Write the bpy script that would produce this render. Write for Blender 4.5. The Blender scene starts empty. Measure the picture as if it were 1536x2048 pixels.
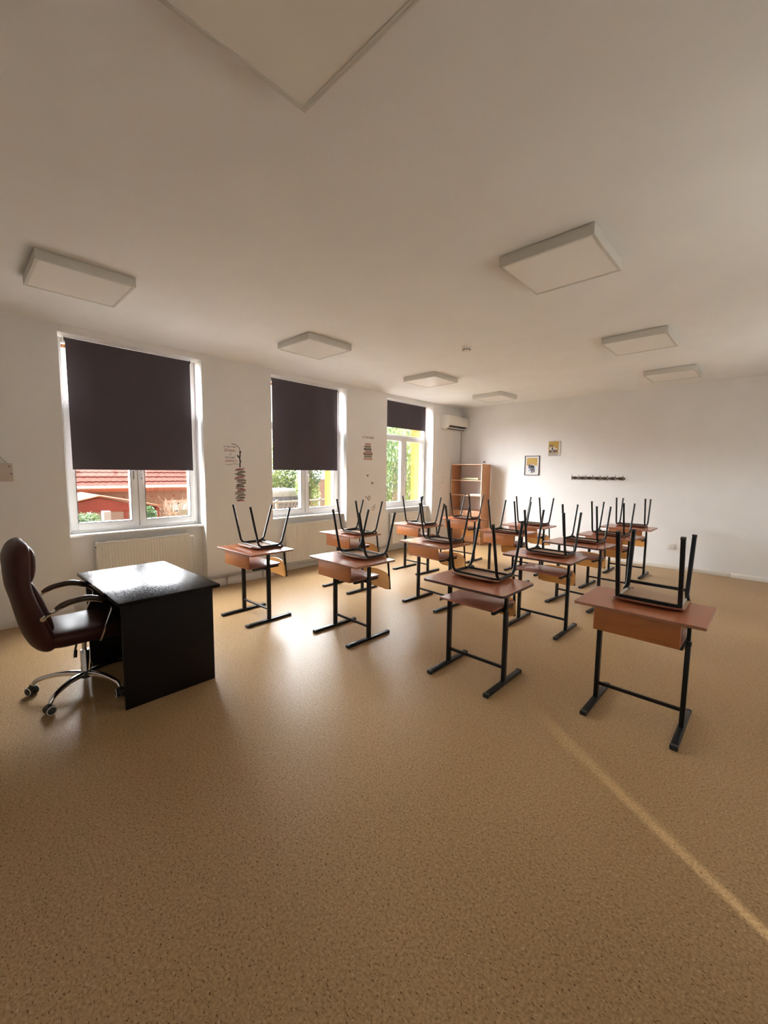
import bpy, bmesh, math, random
from mathutils import Vector, Matrix
random.seed(7)
S = bpy.context.scene
COL = S.collection
R = math.radians
PI = math.pi

# ------------------------------------------------------------------ camera
def cam_axes(yaw, pitch, roll):
    cy, sy, cp, sp = math.cos(yaw), math.sin(yaw), math.cos(pitch), math.sin(pitch)
    F = Vector((-sy*cp, cy*cp, -sp)); R0 = Vector((cy, sy, 0)); U0 = R0.cross(F)
    cr, sr = math.cos(roll), math.sin(roll)
    return cr*R0 + sr*U0, -sr*R0 + cr*U0, F
cr_, cu_, cf_ = cam_axes(R(43.326), R(5.626), R(0.630))
cam = bpy.data.cameras.new('camera'); co = bpy.data.objects.new('camera', cam); COL.objects.link(co)
M = Matrix((( cr_.x, cu_.x, -cf_.x, 5.4096), (cr_.y, cu_.y, -cf_.y, 0.0), (cr_.z, cu_.z, -cf_.z, 1.588), (0, 0, 0, 1)))
co.matrix_world = M
cam.sensor_fit = 'VERTICAL'; cam.sensor_height = 36.0; cam.sensor_width = 27.0
cam.lens = 826.4/2048*36.0
cam.clip_start = 0.02; cam.clip_end = 300
S.camera = co

# ------------------------------------------------------------------ light
SKY = 2.2
w = bpy.data.worlds.new('sky'); S.world = w; w.use_nodes = True
bg = w.node_tree.nodes['Background']; bg.inputs[0].default_value = (1.06, 0.99, 0.90, 1); bg.inputs[1].default_value = SKY
S.view_settings.view_transform = 'Standard'; S.view_settings.look = 'None'
S.view_settings.exposure = 0.64; S.view_settings.gamma = 1.0; S.view_settings.use_curve_mapping = False

sl = bpy.data.lights.new('hazy_sun', 'SUN'); sl.energy = 128.0; sl.angle = R(150); sl.color = (1.0, 1.0, 1.06)
so = bpy.data.objects.new('hazy_sun', sl); COL.objects.link(so)
so.rotation_euler = Vector((0.86, 0.02, -0.42)).to_track_quat('-Z', 'Y').to_euler()
def area(name, loc, rot, sx, sy, power, color=(1, 1, 1)):
    l = bpy.data.lights.new(name, 'AREA'); l.shape = 'RECTANGLE'; l.size = sx; l.size_y = sy; l.energy = power; l.color = color
    o = bpy.data.objects.new(name, l); COL.objects.link(o); o.location = loc; o.rotation_euler = rot
    return o

# ------------------------------------------------------------------ room numbers
H = 3.043; YB = 8.32; XR = 6.3; YF = -1.9
WINS = [(0.872, 2.323), (3.321, 4.777), (5.792, 7.245)]

ZT = 2.969; ZSILL = 0.86; ZG = -2.3

# ------------------------------------------------------------------ materials
def mat(name, color=(0.8, 0.8, 0.8), rough=0.5, metal=0.0, spec=0.5, coat=0.0, coat_r=0.05):
    m = bpy.data.materials.new(name); m.use_nodes = True
    b = m.node_tree.nodes['Principled BSDF']
    b.inputs['Base Color'].default_value = (*color, 1); b.inputs['Roughness'].default_value = rough
    b.inputs['Metallic'].default_value = metal; b.inputs['Specular IOR Level'].default_value = spec
    b.inputs['Coat Weight'].default_value = coat; b.inputs['Coat Roughness'].default_value = coat_r
    return m
def N(m, t, **kw):
    n = m.node_tree.nodes.new(t)
    for k, v in kw.items():
        if k in n.inputs.keys(): n.inputs[k].default_value = v
        else: setattr(n, k, v)
    return n
def L(m, a, b): m.node_tree.links.new(a, b)
def bsdf(m): return m.node_tree.nodes['Principled BSDF']
def coords(m, scale=(1, 1, 1), rot=(0, 0, 0), kind='Object'):
    tc = N(m, 'ShaderNodeTexCoord'); mp = N(m, 'ShaderNodeMapping')
    mp.inputs['Scale'].default_value = scale; mp.inputs['Rotation'].default_value = rot
    L(m, tc.outputs[kind], mp.inputs['Vector']); return mp.outputs['Vector']
def ramp(m, fac, stops):
    r = N(m, 'ShaderNodeValToRGB'); L(m, fac, r.inputs[0]); e = r.color_ramp.elements
    while len(e) < len(stops): e.new(0.5)
    for i, (p, c) in enumerate(stops):
        e[i].position = p; e[i].color = (*c, 1) if len(c) == 3 else c
    return r.outputs[0]
def mapr(m, fac, a, b, c, d):
    n = N(m, 'ShaderNodeMapRange'); L(m, fac, n.inputs[0])
    for i, v in enumerate((a, b, c, d)): n.inputs[i+1].default_value = v
    return n.outputs[0]
def mix(m, fac, a, b, mode='MIX'):
    n = N(m, 'ShaderNodeMix', data_type='RGBA', blend_type=mode)
    for sock, v in ((0, fac), (6, a), (7, b)):
        if hasattr(v, 'links'): L(m, v, n.inputs[sock])
        else: n.inputs[sock].default_value = v if sock == 0 else (*v, 1)
    return n.outputs[2]
def bump(m, fac, strength, dist=0.01):
    b = N(m, 'ShaderNodeBump'); b.inputs['Strength'].default_value = strength; b.inputs['Distance'].default_value = dist
    L(m, fac, b.inputs['Height']); L(m, b.outputs[0], bsdf(m).inputs['Normal'])
def plaster(name, c, rough=0.85, s=0.12):
    m = mat(name, c, rough, spec=0.3)
    n = N(m, 'ShaderNodeTexNoise'); n.inputs['Scale'].default_value = 2.3; n.inputs['Detail'].default_value = 4
    L(m, coords(m), n.inputs['Vector'])
    L(m, ramp(m, n.outputs[0], [(0.35, tuple(v*0.97 for v in c)), (0.65, c)]), bsdf(m).inputs['Base Color'])
    k = N(m, 'ShaderNodeTexNoise'); k.inputs['Scale'].default_value = 160; k.inputs['Detail'].default_value = 2
    L(m, coords(m), k.inputs['Vector']); bump(m, k.outputs[0], s, 0.002)
    return m
def wood(name, c1, c2, rough=0.3, scale=(3, 40, 40), coat=0.0, dist=2.0, spec=0.5):
    m = mat(name, c1, rough, coat=coat, coat_r=0.12, spec=spec)
    n = N(m, 'ShaderNodeTexNoise'); n.inputs['Scale'].default_value = 1.0; n.inputs['Detail'].default_value = 6; n.inputs['Distortion'].default_value = dist
    L(m, coords(m, scale), n.inputs['Vector'])
    L(m, ramp(m, n.outputs[0], [(0.3, c1), (0.7, c2)]), bsdf(m).inputs['Base Color'])
    L(m, mapr(m, n.outputs[0], 0.3, 0.7, rough*0.95, rough*1.08), bsdf(m).inputs['Roughness'])
    return m

m_wall = plaster('white wall paint', (0.86, 0.845, 0.83))
m_ceil = plaster('white ceiling paint', (0.88, 0.87, 0.85))
m_facade = plaster('yellow facade render', (0.13, 0.052, 0.014), 0.9, 0.3)
m_pvc = mat('white pvc', (0.80, 0.79, 0.77), 0.28)
m_gasket = mat('grey gasket', (0.16, 0.16, 0.16), 0.6)
m_radi = mat('white radiator enamel', (0.80, 0.77, 0.71), 0.35)
m_base = mat('white skirting', (0.78, 0.74, 0.68), 0.35)
m_pipe = mat('painted pipe', (0.50, 0.47, 0.43), 0.4)
m_lampf = mat('white lamp frame', (0.66, 0.63, 0.57), 0.5)
m_diff = mat('opal diffuser', (0.84, 0.80, 0.74), 0.35)
m_white = mat('white plastic', (0.82, 0.79, 0.74), 0.4)
m_dark = mat('dark slot', (0.02, 0.02, 0.02), 0.6)
m_black = mat('black painted steel', (0.007, 0.008, 0.010), 0.33, spec=0.3)
m_blackp = mat('black plastic', (0.02, 0.02, 0.02), 0.45)
m_chrome = mat('chrome', (0.72, 0.72, 0.72), 0.12, 1.0)
m_rim = mat('pale wheel rim', (0.62, 0.62, 0.62), 0.35)
m_top = wood('red brown desk laminate', (0.385, 0.120, 0.050), (0.405, 0.128, 0.054), 0.25, (3, 40, 40), 0.2, 0.5)
m_edge = mat('dark desk edging', (0.07, 0.03, 0.018), 0.4)
m_edgel = mat('brown desk edging', (0.34, 0.15, 0.08), 0.4)
m_panel = wood('orange brown panel', (0.37, 0.125, 0.033), (0.45, 0.16, 0.047), 0.4, (4, 60, 60))
m_shelf = wood('desk shelf laminate', (0.28, 0.10, 0.06), (0.34, 0.13, 0.08), 0.3, (4, 50, 50), 0.15)
m_seatt = wood('seat plywood', (0.40, 0.25, 0.155), (0.48, 0.31, 0.20), 0.4, (5, 50, 50))
m_seatb = mat('red brown seat lacquer', (0.24, 0.075, 0.04), 0.3)
m_ply = wood('honey plywood', (0.58, 0.27, 0.065), (0.68, 0.34, 0.095), 0.4, (5, 60, 60))
m_case = wood('beech bookcase', (0.50, 0.23, 0.105), (0.58, 0.29, 0.14), 0.45, (50, 50, 3))
m_caseedge = mat('pale edging', (0.74, 0.52, 0.36), 0.5)
m_knob = mat('pale knob', (0.8, 0.72, 0.6), 0.3)
m_blind = mat('charcoal blind fabric', (0.078, 0.063, 0.070), 0.85, spec=0.2)
nn = N(m_blind, 'ShaderNodeTexNoise'); nn.inputs['Scale'].default_value = 900; L(m_blind, coords(m_blind), nn.inputs['Vector']); bump(m_blind, nn.outputs[0], 0.2, 0.001)
m_leather = mat('maroon leather', (0.045, 0.011, 0.008), 0.42, spec=0.25)
nn = N(m_leather, 'ShaderNodeTexVoronoi'); nn.inputs['Scale'].default_value = 260; L(m_leather, coords(m_leather), nn.inputs['Vector']); bump(m_leather, nn.outputs[0], 0.12, 0.001)
m_pad = mat('dark brown arm pad', (0.035, 0.018, 0.012), 0.3)
m_tdesk = mat('black brown laminate', (0.006, 0.004, 0.0035), 0.55, spec=0.2)
m_tdtop = mat('black glossy desk top', (0.012, 0.010, 0.010), 0.22, spec=0.13)
nn = N(m_tdtop, 'ShaderNodeTexNoise'); nn.inputs['Scale'].default_value = 1; nn.inputs['Detail'].default_value = 5; nn.inputs['Distortion'].default_value = 3
L(m_tdtop, coords(m_tdtop, (18, 60, 60)), nn.inputs['Vector']); bump(m_tdtop, nn.outputs[0], 0.35, 0.0015)
L(m_tdtop, mapr(m_tdtop, nn.outputs[0], 0.35, 0.65, 0.16, 0.30), bsdf(m_tdtop).inputs['Roughness'])

# speckled vinyl floor
m_floor = mat('speckled vinyl floor', (0.36, 0.25, 0.15), 0.3)
v = coords(m_floor)
n1 = N(m_floor, 'ShaderNodeTexNoise'); n1.inputs['Scale'].default_value = 95; n1.inputs['Detail'].default_value = 3; L(m_floor, v, n1.inputs['Vector'])
base = ramp(m_floor, n1.outputs[0], [(0.36, (0.36, 0.225, 0.105)), (0.62, (0.49, 0.325, 0.17))])
n2 = N(m_floor, 'ShaderNodeTexNoise'); n2.inputs['Scale'].default_value = 1.0; n2.inputs['Detail'].default_value = 1.5
L(m_floor, coords(m_floor, (80, 165, 100), (0, 0, R(35))), n2.inputs['Vector'])
fl = ramp(m_floor, n2.outputs[0], [(0.635, (0, 0, 0)), (0.67, (1, 1, 1))])
base = mix(m_floor, fl, base, (0.16, 0.085, 0.035))
n3 = N(m_floor, 'ShaderNodeTexNoise'); n3.inputs['Scale'].default_value = 1.0; n3.inputs['Detail'].default_value = 1.5
L(m_floor, coords(m_floor, (110, 85, 100), (0, 0, R(-20))), n3.inputs['Vector'])
fl2 = ramp(m_floor, n3.outputs[0], [(0.65, (0, 0, 0)), (0.70, (1, 1, 1))])
base = mix(m_floor, fl2, base, (0.58, 0.42, 0.25))
n4 = N(m_floor, 'ShaderNodeTexNoise'); n4.inputs['Scale'].default_value = 0.9; n4.inputs['Detail'].default_value = 4; L(m_floor, v, n4.inputs['Vector'])
base = mix(m_floor, 1.0, base, ramp(m_floor, n4.outputs[0], [(0.3, (0.93, 0.92, 0.90)), (0.7, (1, 1, 1))]), 'MULTIPLY')
L(m_floor, base, bsdf(m_floor).inputs['Base Color'])
n5 = N(m_floor, 'ShaderNodeTexNoise'); n5.inputs['Scale'].default_value = 1.0; n5.inputs['Detail'].default_value = 4
L(m_floor, coords(m_floor, (1.5, 2.5, 1), (0, 0, R(20))), n5.inputs['Vector'])
bsdf(m_floor).inputs['Roughness'].default_value = 0.36; bsdf(m_floor).inputs['Specular IOR Level'].default_value = 0.13
n6 = N(m_floor, 'ShaderNodeTexNoise'); n6.inputs['Scale'].default_value = 1.0; n6.inputs['Detail'].default_value = 3
L(m_floor, coords(m_floor, (5, 14, 1), (0, 0, R(15))), n6.inputs['Vector']); bump(m_floor, n6.outputs[0], 0.12, 0.004)

# window glass
def glass_mat():
    m = bpy.data.materials.new('window glass'); m.use_nodes = True; nt = m.node_tree; nt.nodes.clear()
    o = nt.nodes.new('ShaderNodeOutputMaterial'); t = nt.nodes.new('ShaderNodeBsdfTransparent'); g = nt.nodes.new('ShaderNodeBsdfGlossy')
    g.inputs['Roughness'].default_value = 0.02; x = nt.nodes.new('ShaderNodeMixShader'); x.inputs[0].default_value = 0.05
    t.inputs[0].default_value = (0.96, 0.98, 0.97, 1)
    nt.links.new(t.outputs[0], x.inputs[1]); nt.links.new(g.outputs[0], x.inputs[2]); nt.links.new(x.outputs[0], o.inputs[0])
    return m
m_glass = glass_mat()

# ------------------------------------------------------------------ mesh helpers
class MB:
    def __init__(s): s.bm = bmesh.new()
    def _add(s, fn, mi=0):
        before = set(s.bm.faces); fn()
        for f in s.bm.faces:
            if f not in before: f.material_index = mi
        return s
    def box(s, x0, x1, y0, y1, z0, z1, bev=0.0, mi=0, seg=2, mtx=None):
        t = bmesh.new()
        bmesh.ops.create_cube(t, size=1.0, matrix=Matrix.Translation(((x0+x1)/2, (y0+y1)/2, (z0+z1)/2)) @ Matrix.Diagonal((abs(x1-x0), abs(y1-y0), abs(z1-z0), 1)))
        if bev > 0: bmesh.ops.bevel(t, geom=list(t.edges), offset=bev, segments=seg, affect='EDGES', profile=0.5)
        return s.merge(t, mi, mtx)
    def merge(s, t, mi=0, mtx=None):
        if mtx is not None: bmesh.ops.transform(t, matrix=mtx, verts=t.verts)
        vm = {v: s.bm.verts.new(v.co) for v in t.verts}
        for f in t.faces:
            try: nf = s.bm.faces.new([vm[v] for v in f.verts])
            except ValueError: continue
            nf.material_index = mi
        t.free(); return s
    def rings(s, rs, mi=0, cap=True, close=True):
        vs = [[s.bm.verts.new(p) for p in r] for r in rs]; n = len(vs[0])
        for a, b in zip(vs, vs[1:]):
            for i in range(n if close else n-1):
                f = s.bm.faces.new((a[i], a[(i+1) % n], b[(i+1) % n], b[i])); f.material_index = mi
        if cap:
            for r in (vs[0][::-1], vs[-1]):
                f = s.bm.faces.new(r); f.material_index = mi
        return s
    def tube(s, path, r, n=10, mi=0, rect=None, radii=None, up=None):
        path = [Vector(p) for p in path]; rs = []
        t = (path[1]-path[0]).normalized()
        u = Vector(up) if up else (Vector((0, 0, 1)) if abs(t.z) < 0.9 else Vector((1, 0, 0)))
        u = (u - t*u.dot(t)).normalized()
        for i, p in enumerate(path):
            if i == 0: t = (path[1]-p).normalized()
            elif i == len(path)-1: t = (p-path[i-1]).normalized()
            else: t = ((path[i+1]-p).normalized() + (p-path[i-1]).normalized()).normalized()
            u = (u - t*u.dot(t)).normalized(); v_ = t.cross(u)
            if rect:
                a, b = rect; k = 0.25
                pts = [(a, b*(1-k)), (a*(1-k), b), (-a*(1-k), b), (-a, b*(1-k)), (-a, -b*(1-k)), (-a*(1-k), -b), (a*(1-k), -b), (a, -b*(1-k))]
                rs.append([p + u*x + v_*y for x, y in pts])
            else:
                q = radii[i] if radii else r
                rs.append([p + (u*math.cos(2*PI*j/n) + v_*math.sin(2*PI*j/n))*q for j in range(n)])
        return s.rings(rs, mi)
    def lathe(s, prof, c=(0, 0, 0), n=24, mi=0, axis='Z'):
        c = Vector(c); rs = []
        for r, z in prof:
            ring = []
            for j in range(n):
                a = 2*PI*j/n; p = (r*math.cos(a), r*math.sin(a), z)
                if axis == 'X': p = (p[2], p[0], p[1])
                if axis == 'Y': p = (p[0], p[2], p[1])
                ring.append(c + Vector(p))
            rs.append(ring)
        return s.rings(rs, mi)
    def build(s, name, mats, parent=None, smooth=True, ang=35):
        bmesh.ops.recalc_face_normals(s.bm, faces=s.bm.faces)
        if smooth:
            for f in s.bm.faces: f.smooth = True
            for e in s.bm.edges:
                if len(e.link_faces) == 2 and e.calc_face_angle(0) > R(ang): e.smooth = False
        me = bpy.data.meshes.new(name); s.bm.to_mesh(me); s.bm.free()
        for m in (mats if isinstance(mats, (list, tuple)) else [mats]): me.materials.append(m)
        o = bpy.data.objects.new(name, me); COL.objects.link(o)
        if parent: o.parent = parent
        return o
def fillet(pts, r, n=6):
    pts = [Vector(p) for p in pts]; out = [pts[0]]
    for i in range(1, len(pts)-1):
        a, b, c = pts[i-1], pts[i], pts[i+1]
        d1 = (a-b).normalized(); d2 = (c-b).normalized(); k = min(r, (a-b).length*0.45, (c-b).length*0.45)
        p, q = b+d1*k, b+d2*k
        for j in range(n+1):
            t = j/n; out.append(p*(1-t)**2 + b*2*t*(1-t) + q*t*t)
    out.append(pts[-1]); return out
def curve(pts, n=6):
    pts = [Vector(p) for p in pts]; out = []
    P = [pts[0]] + pts + [pts[-1]]
    for i in range(1, len(P)-2):
        for j in range(n):
            t = j/n
            out.append(0.5*((2*P[i]) + (P[i+1]-P[i-1])*t + (2*P[i-1]-5*P[i]+4*P[i+1]-P[i+2])*t*t + (3*P[i]-P[i-1]-3*P[i+1]+P[i+2])*t**3))
    out.append(pts[-1]); return out
def tag(o, label, cat, group=None, kind=None):
    o['label'] = label; o['category'] = cat
    if group: o['group'] = group
    if kind: o['kind'] = kind
    return o
def thing(name, label, cat, loc=(0, 0, 0), rz=0.0, group=None):
    o = bpy.data.objects.new(name, None); COL.objects.link(o); o.location = loc; o.rotation_euler = (0, 0, rz); o.empty_display_size = 0.1
    return tag(o, label, cat, group)
def struct(name, mb, mats, label=None, cat=None):
    o = mb.build(name, mats) if isinstance(mb, MB) else mb
    o['kind'] = 'structure'
    o['label'] = label or name.replace('_', ' '); o['category'] = cat or name.split('_')[0]
    return o
def dup(root, loc, rz, label, group=None, name=None):
    def cp(o, par):
        c = o.copy(); COL.objects.link(c)
        if par: c.parent = par
        for ch in list(o.children): cp(ch, c)
        return c
    r = cp(root, None); r.location = loc; r.rotation_euler = (0, 0, rz); r['label'] = label
    if group: r['group'] = group
    return r

# ------------------------------------------------------------------ room shell
fb = MB(); fb.box(-0.13, XR, YF, YB, -0.12, 0.0)
struct('floor', fb, m_floor, 'beige speckled vinyl floor of the classroom', 'floor')
cb = MB(); cb.box(-0.6, XR+0.2, YF-0.2, YB+0.2, H, H+0.2)
struct('ceiling', cb, m_ceil, 'plain white ceiling of the classroom', 'ceiling')
wb = MB()
opens = WINS
edges = [YF-0.2] + [v for o in opens for v in o] + [YB+0.2]
for i in range(0, len(edges), 2):
    wb.box(-0.29, 0, edges[i], edges[i+1], -0.12, H)
    wb.box(-0.60, -0.2901, edges[i], edges[i+1], ZG, H+0.4, mi=1)
for a, b in opens:
    wb.box(-0.29, 0, a, b, ZT, H)
    wb.box(-0.60, -0.2901, a, b, ZT-0.02, H+0.4, mi=1)
    wb.box(-0.29, -0.14, a, b, -0.12, ZSILL-0.03)
    wb.box(-0.60, -0.2901, a, b, ZG, ZSILL-0.03, mi=1)
struct('wall_left', wb, [m_wall, m_facade], 'white wall with three tall windows', 'wall')
b = MB(); b.box(0, XR+0.2, YB, YB+0.2, -0.12, H); struct('wall_back', b, m_wall, 'long white back wall behind the desks', 'wall')
b = MB(); b.box(0, XR+0.2, YF-0.2, YF, -0.12, H); struct('wall_front', b, m_wall, 'white wall behind the camera', 'wall')
# right wall with a doorway, door a little ajar
DY0, DY1, DH = 0.44, 1.40, 2.08
FILLWIN = [(-1.4, -0.4), (2.2, 3.8), (5.2, 7.0)]; RZ0, RZ1 = 1.35, 2.55  # unseen high openings, added to lift the light on the right side
b = MB(); ed = [YF, FILLWIN[0][0], FILLWIN[0][1], DY0]
b.box(XR, XR+0.2, YF, FILLWIN[0][0], -0.12, H); b.box(XR, XR+0.2, FILLWIN[0][1], DY0, -0.12, H); b.box(XR, XR+0.2, DY0, DY1, DH, H)
b.box(XR, XR+0.2, DY1, FILLWIN[1][0], -0.12, H); b.box(XR, XR+0.2, FILLWIN[1][1], FILLWIN[2][0], -0.12, H); b.box(XR, XR+0.2, FILLWIN[2][1], YB, -0.12, H)
for a_, c_ in FILLWIN: b.box(XR, XR+0.2, a_, c_, -0.12, RZ0); b.box(XR, XR+0.2, a_, c_, RZ1, H)
struct('wall_right', b, m_wall, 'white wall on the right outside the picture', 'wall')
# skirting
b = MB()
for a, c in ((YF, WINS[0][0]), (WINS[0][1], WINS[1][0]), (WINS[1][1], WINS[2][0]), (WINS[2][1], YB)):
    b.box(0.0, 0.015, a, c, 0, 0.062, 0.004); b.box(0.0, 0.009, a, c, 0.058, 0.07, 0.002)
for a, c in WINS: b.box(-0.14, -0.125, a, c, 0, 0.07, 0.004)
struct('baseboard_left', b, m_base, 'low white skirting under the windows', 'baseboard')
b = MB(); x = 0.015
while x < XR-0.02:
    e = min(x+2.5, XR); b.box(x, e-0.002, YB-0.015, YB, 0, 0.062, 0.004); b.box(x, e-0.002, YB-0.009, YB, 0.058, 0.07, 0.002); x = e
struct('baseboard_back', b, m_base, 'low white skirting along the back wall', 'baseboard')

# ------------------------------------------------------------------ windows
XF0, XF1 = -0.285, -0.215      # frame depth
def build_window(n, y0, y1, blind_z, label, rad=True):
    root = bpy.data.objects.new('window_%d' % n, None); COL.objects.link(root); root.location = (-0.25, (y0+y1)/2, ZSILL)
    root['kind'] = 'structure'; root['label'] = label; root['category'] = 'window'
    root.empty_display_size = 0.1
    oy = (y0+y1)/2; W = (y1-y0)/2 - 0.004; z0 = 0.0; z1 = ZT-ZSILL-0.001
    def bx(mb, ya, yb, za, zb, xa=XF0, xb=XF1, bev=0.004, mi=0): mb.box(xa+0.25, xb+0.25, ya, yb, za, zb, bev, mi)
    f = MB(); fw = 0.055; zt = 1.40       # transom
    bx(f, -W, -W+fw, z0, z1); bx(f, W-fw, W, z0, z1); bx(f, -W+fw, W-fw, z0, z0+fw); bx(f, -W+fw, W-fw, z1-fw, z1); bx(f, -W+fw, W-fw, zt, zt+0.06)
    bx(f, -0.02, 0.02, z0+fw, zt)
    f.build('frame', m_pvc, root)
    sw = 0.072
    for s in (-1, 1):
        a, c = (-W+fw-0.015, -0.006) if s < 0 else (0.006, W-fw+0.015)
        za, zb = z0+fw-0.018, zt+0.015
        m_ = MB()
        for (p, q, r_, t_) in ((a, a+sw, za, zb), (c-sw, c, za, zb), (a+sw, c-sw, za, za+sw), (a+sw, c-sw, zb-sw, zb)):
            bx(m_, p, q, r_, t_, XF0+0.01, XF1+0.018, 0.005)
        sash = m_.build('sash', m_pvc, root)
        g = MB(); bx(g, a+sw-0.004, a+sw+0.004, za+sw, zb-sw, XF0+0.012, XF1+0.019, 0); bx(g, c-sw-0.004, c-sw+0.004, za+sw, zb-sw, XF0+0.012, XF1+0.019, 0)
        bx(g, a+sw, c-sw, za+sw-0.004, za+sw+0.004, XF0+0.012, XF1+0.019, 0); g.build('gasket', m_gasket, sash)
        g = MB(); bx(g, a+sw-0.008, c-sw+0.008, za+sw-0.008, zb-sw+0.008, -0.262, -0.240, 0); g.build('pane', m_glass, sash)
        hy = -0.042 if s < 0 else 0.042
        h = MB(); hz = 0.66
        h.box(XF1+0.268, XF1+0.280, hy-0.014, hy+0.014, hz-0.035, hz+0.035, 0.004)
        h.tube(fillet([(XF1+0.278, hy, hz), (XF1+0.312, hy, hz), (XF1+0.315, hy, hz-0.12)], 0.02), 0.009, 8)
        if s > 0: h.build('handle', m_pvc, sash)
        h.bm.free() if s < 0 else None
        # small vent slot near the mullion head of the blind
        v_ = MB(); v_.box(XF1+0.268, XF1+0.272, hy-0.006, hy+0.006, 0.60, 0.70, 0.002); v_.build('drain_cover', m_gasket, sash) if n == 1 else v_.bm.free()
    g = MB(); bx(g, -W+fw-0.005, W-fw+0.005, zt+0.055, z1-fw+0.005, -0.262, -0.240, 0); g.build('fixed_pane', m_glass, root)
    s_ = MB(); s_.box(-0.16+0.125+0.0, 0.175, -W+0.001, W-0.001, -0.028, -0.002, 0.006); s_.build('sill', m_pvc, root)
    s_ = MB(); s_.box(-0.40, -0.05, -W+0.001, W-0.001, -0.030, -0.012, 0.002); s_.build('outer_sill', m_white, root)
    return root
build_window(1, *WINS[0], 1.58, 'nearest window, behind the black teacher desk, showing the red roofed house')
build_window(2, *WINS[1], 1.60, 'middle window, showing green shrubs and a grey container')
build_window(3, *WINS[2], 2.46, 'farthest window, mostly uncovered, showing a pale green tree')

for n_, (a_, c_) in enumerate(FILLWIN):
    b = MB()
    for q in ((a_, c_, RZ0, RZ0+0.06), (a_, c_, RZ1-0.06, RZ1), (a_, a_+0.06, RZ0+0.06, RZ1-0.06), (c_-0.06, c_, RZ0+0.06, RZ1-0.06), ((a_+c_)/2-0.04, (a_+c_)/2+0.04, RZ0+0.06, RZ1-0.06)):
        b.box(XR+0.06, XR+0.13, *q, 0.003)
    o = b.build('window_%d' % (n_+4), m_pvc); o['kind'] = 'structure'; o['label'] = 'high window added in the unseen right wall to brighten the room'; o['category'] = 'window'
    b = MB(); b.box(XR+0.085, XR+0.105, a_+0.055, c_-0.055, RZ0+0.055, RZ1-0.055); b.build('pane', m_glass, o)
def blind(y0, y1, z0, label, tilt=0.0):
    r = thing('roller_blind', label, 'blind', (-0.165, (y0+y1)/2, ZT), 0, 'roller blinds at the windows')
    w2 = (y1-y0)/2
    t = MB(); t.tube([(0, -w2-0.008, -0.026), (0, w2+0.008, -0.026)], 0.019, 16); t.build('roller_tube', m_blind, r)
    for s in (-1, 1):
        k = MB(); k.box(-0.02, 0.02, s*(w2+0.014)-0.004, s*(w2+0.014)+0.004, -0.05, 0.0, 0.002); k.build('bracket', m_white, r)
    f = MB(); nn_ = 24; rs = []
    zb = z0-ZT
    for i in range(nn_+1):
        y = -w2 + 2*w2*i/nn_; wv = 0.004*math.sin(i*0.9)+0.002*math.sin(i*2.3)
        rs.append([Vector((0.017, y, -0.03)), Vector((0.0185, y, -0.03)), Vector((0.0185+wv, y, zb+tilt*(i/nn_))), Vector((0.017+wv, y, zb+tilt*(i/nn_)))])
    f.rings(rs); f.build('fabric', m_blind, r)
    b_ = MB(); b_.tube([(0.018, -w2, zb-0.004), (0.018, w2, zb-0.004+tilt)], 0.006, 8); b_.build('bottom_bar', m_blind, r)
    c_ = MB(); yy = -w2-0.016
    for q in (-0.006, 0.006):
        for k in range(60): c_.lathe([(0.0005, -0.002), (0.0022, 0), (0.0005, 0.002)], (q, yy, -0.06-0.0085*k), 5)
    c_.build('bead_chain', m_white, r)
    return r
blind(0.957, 2.238, 1.58, 'dark roller blind pulled down over two thirds of the nearest window')
blind(3.425, 4.695, 1.60, 'dark roller blind pulled down over two thirds of the middle window')
blind(5.93, 7.155, 2.46, 'dark roller blind barely lowered at the farthest window by the air conditioner')

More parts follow.
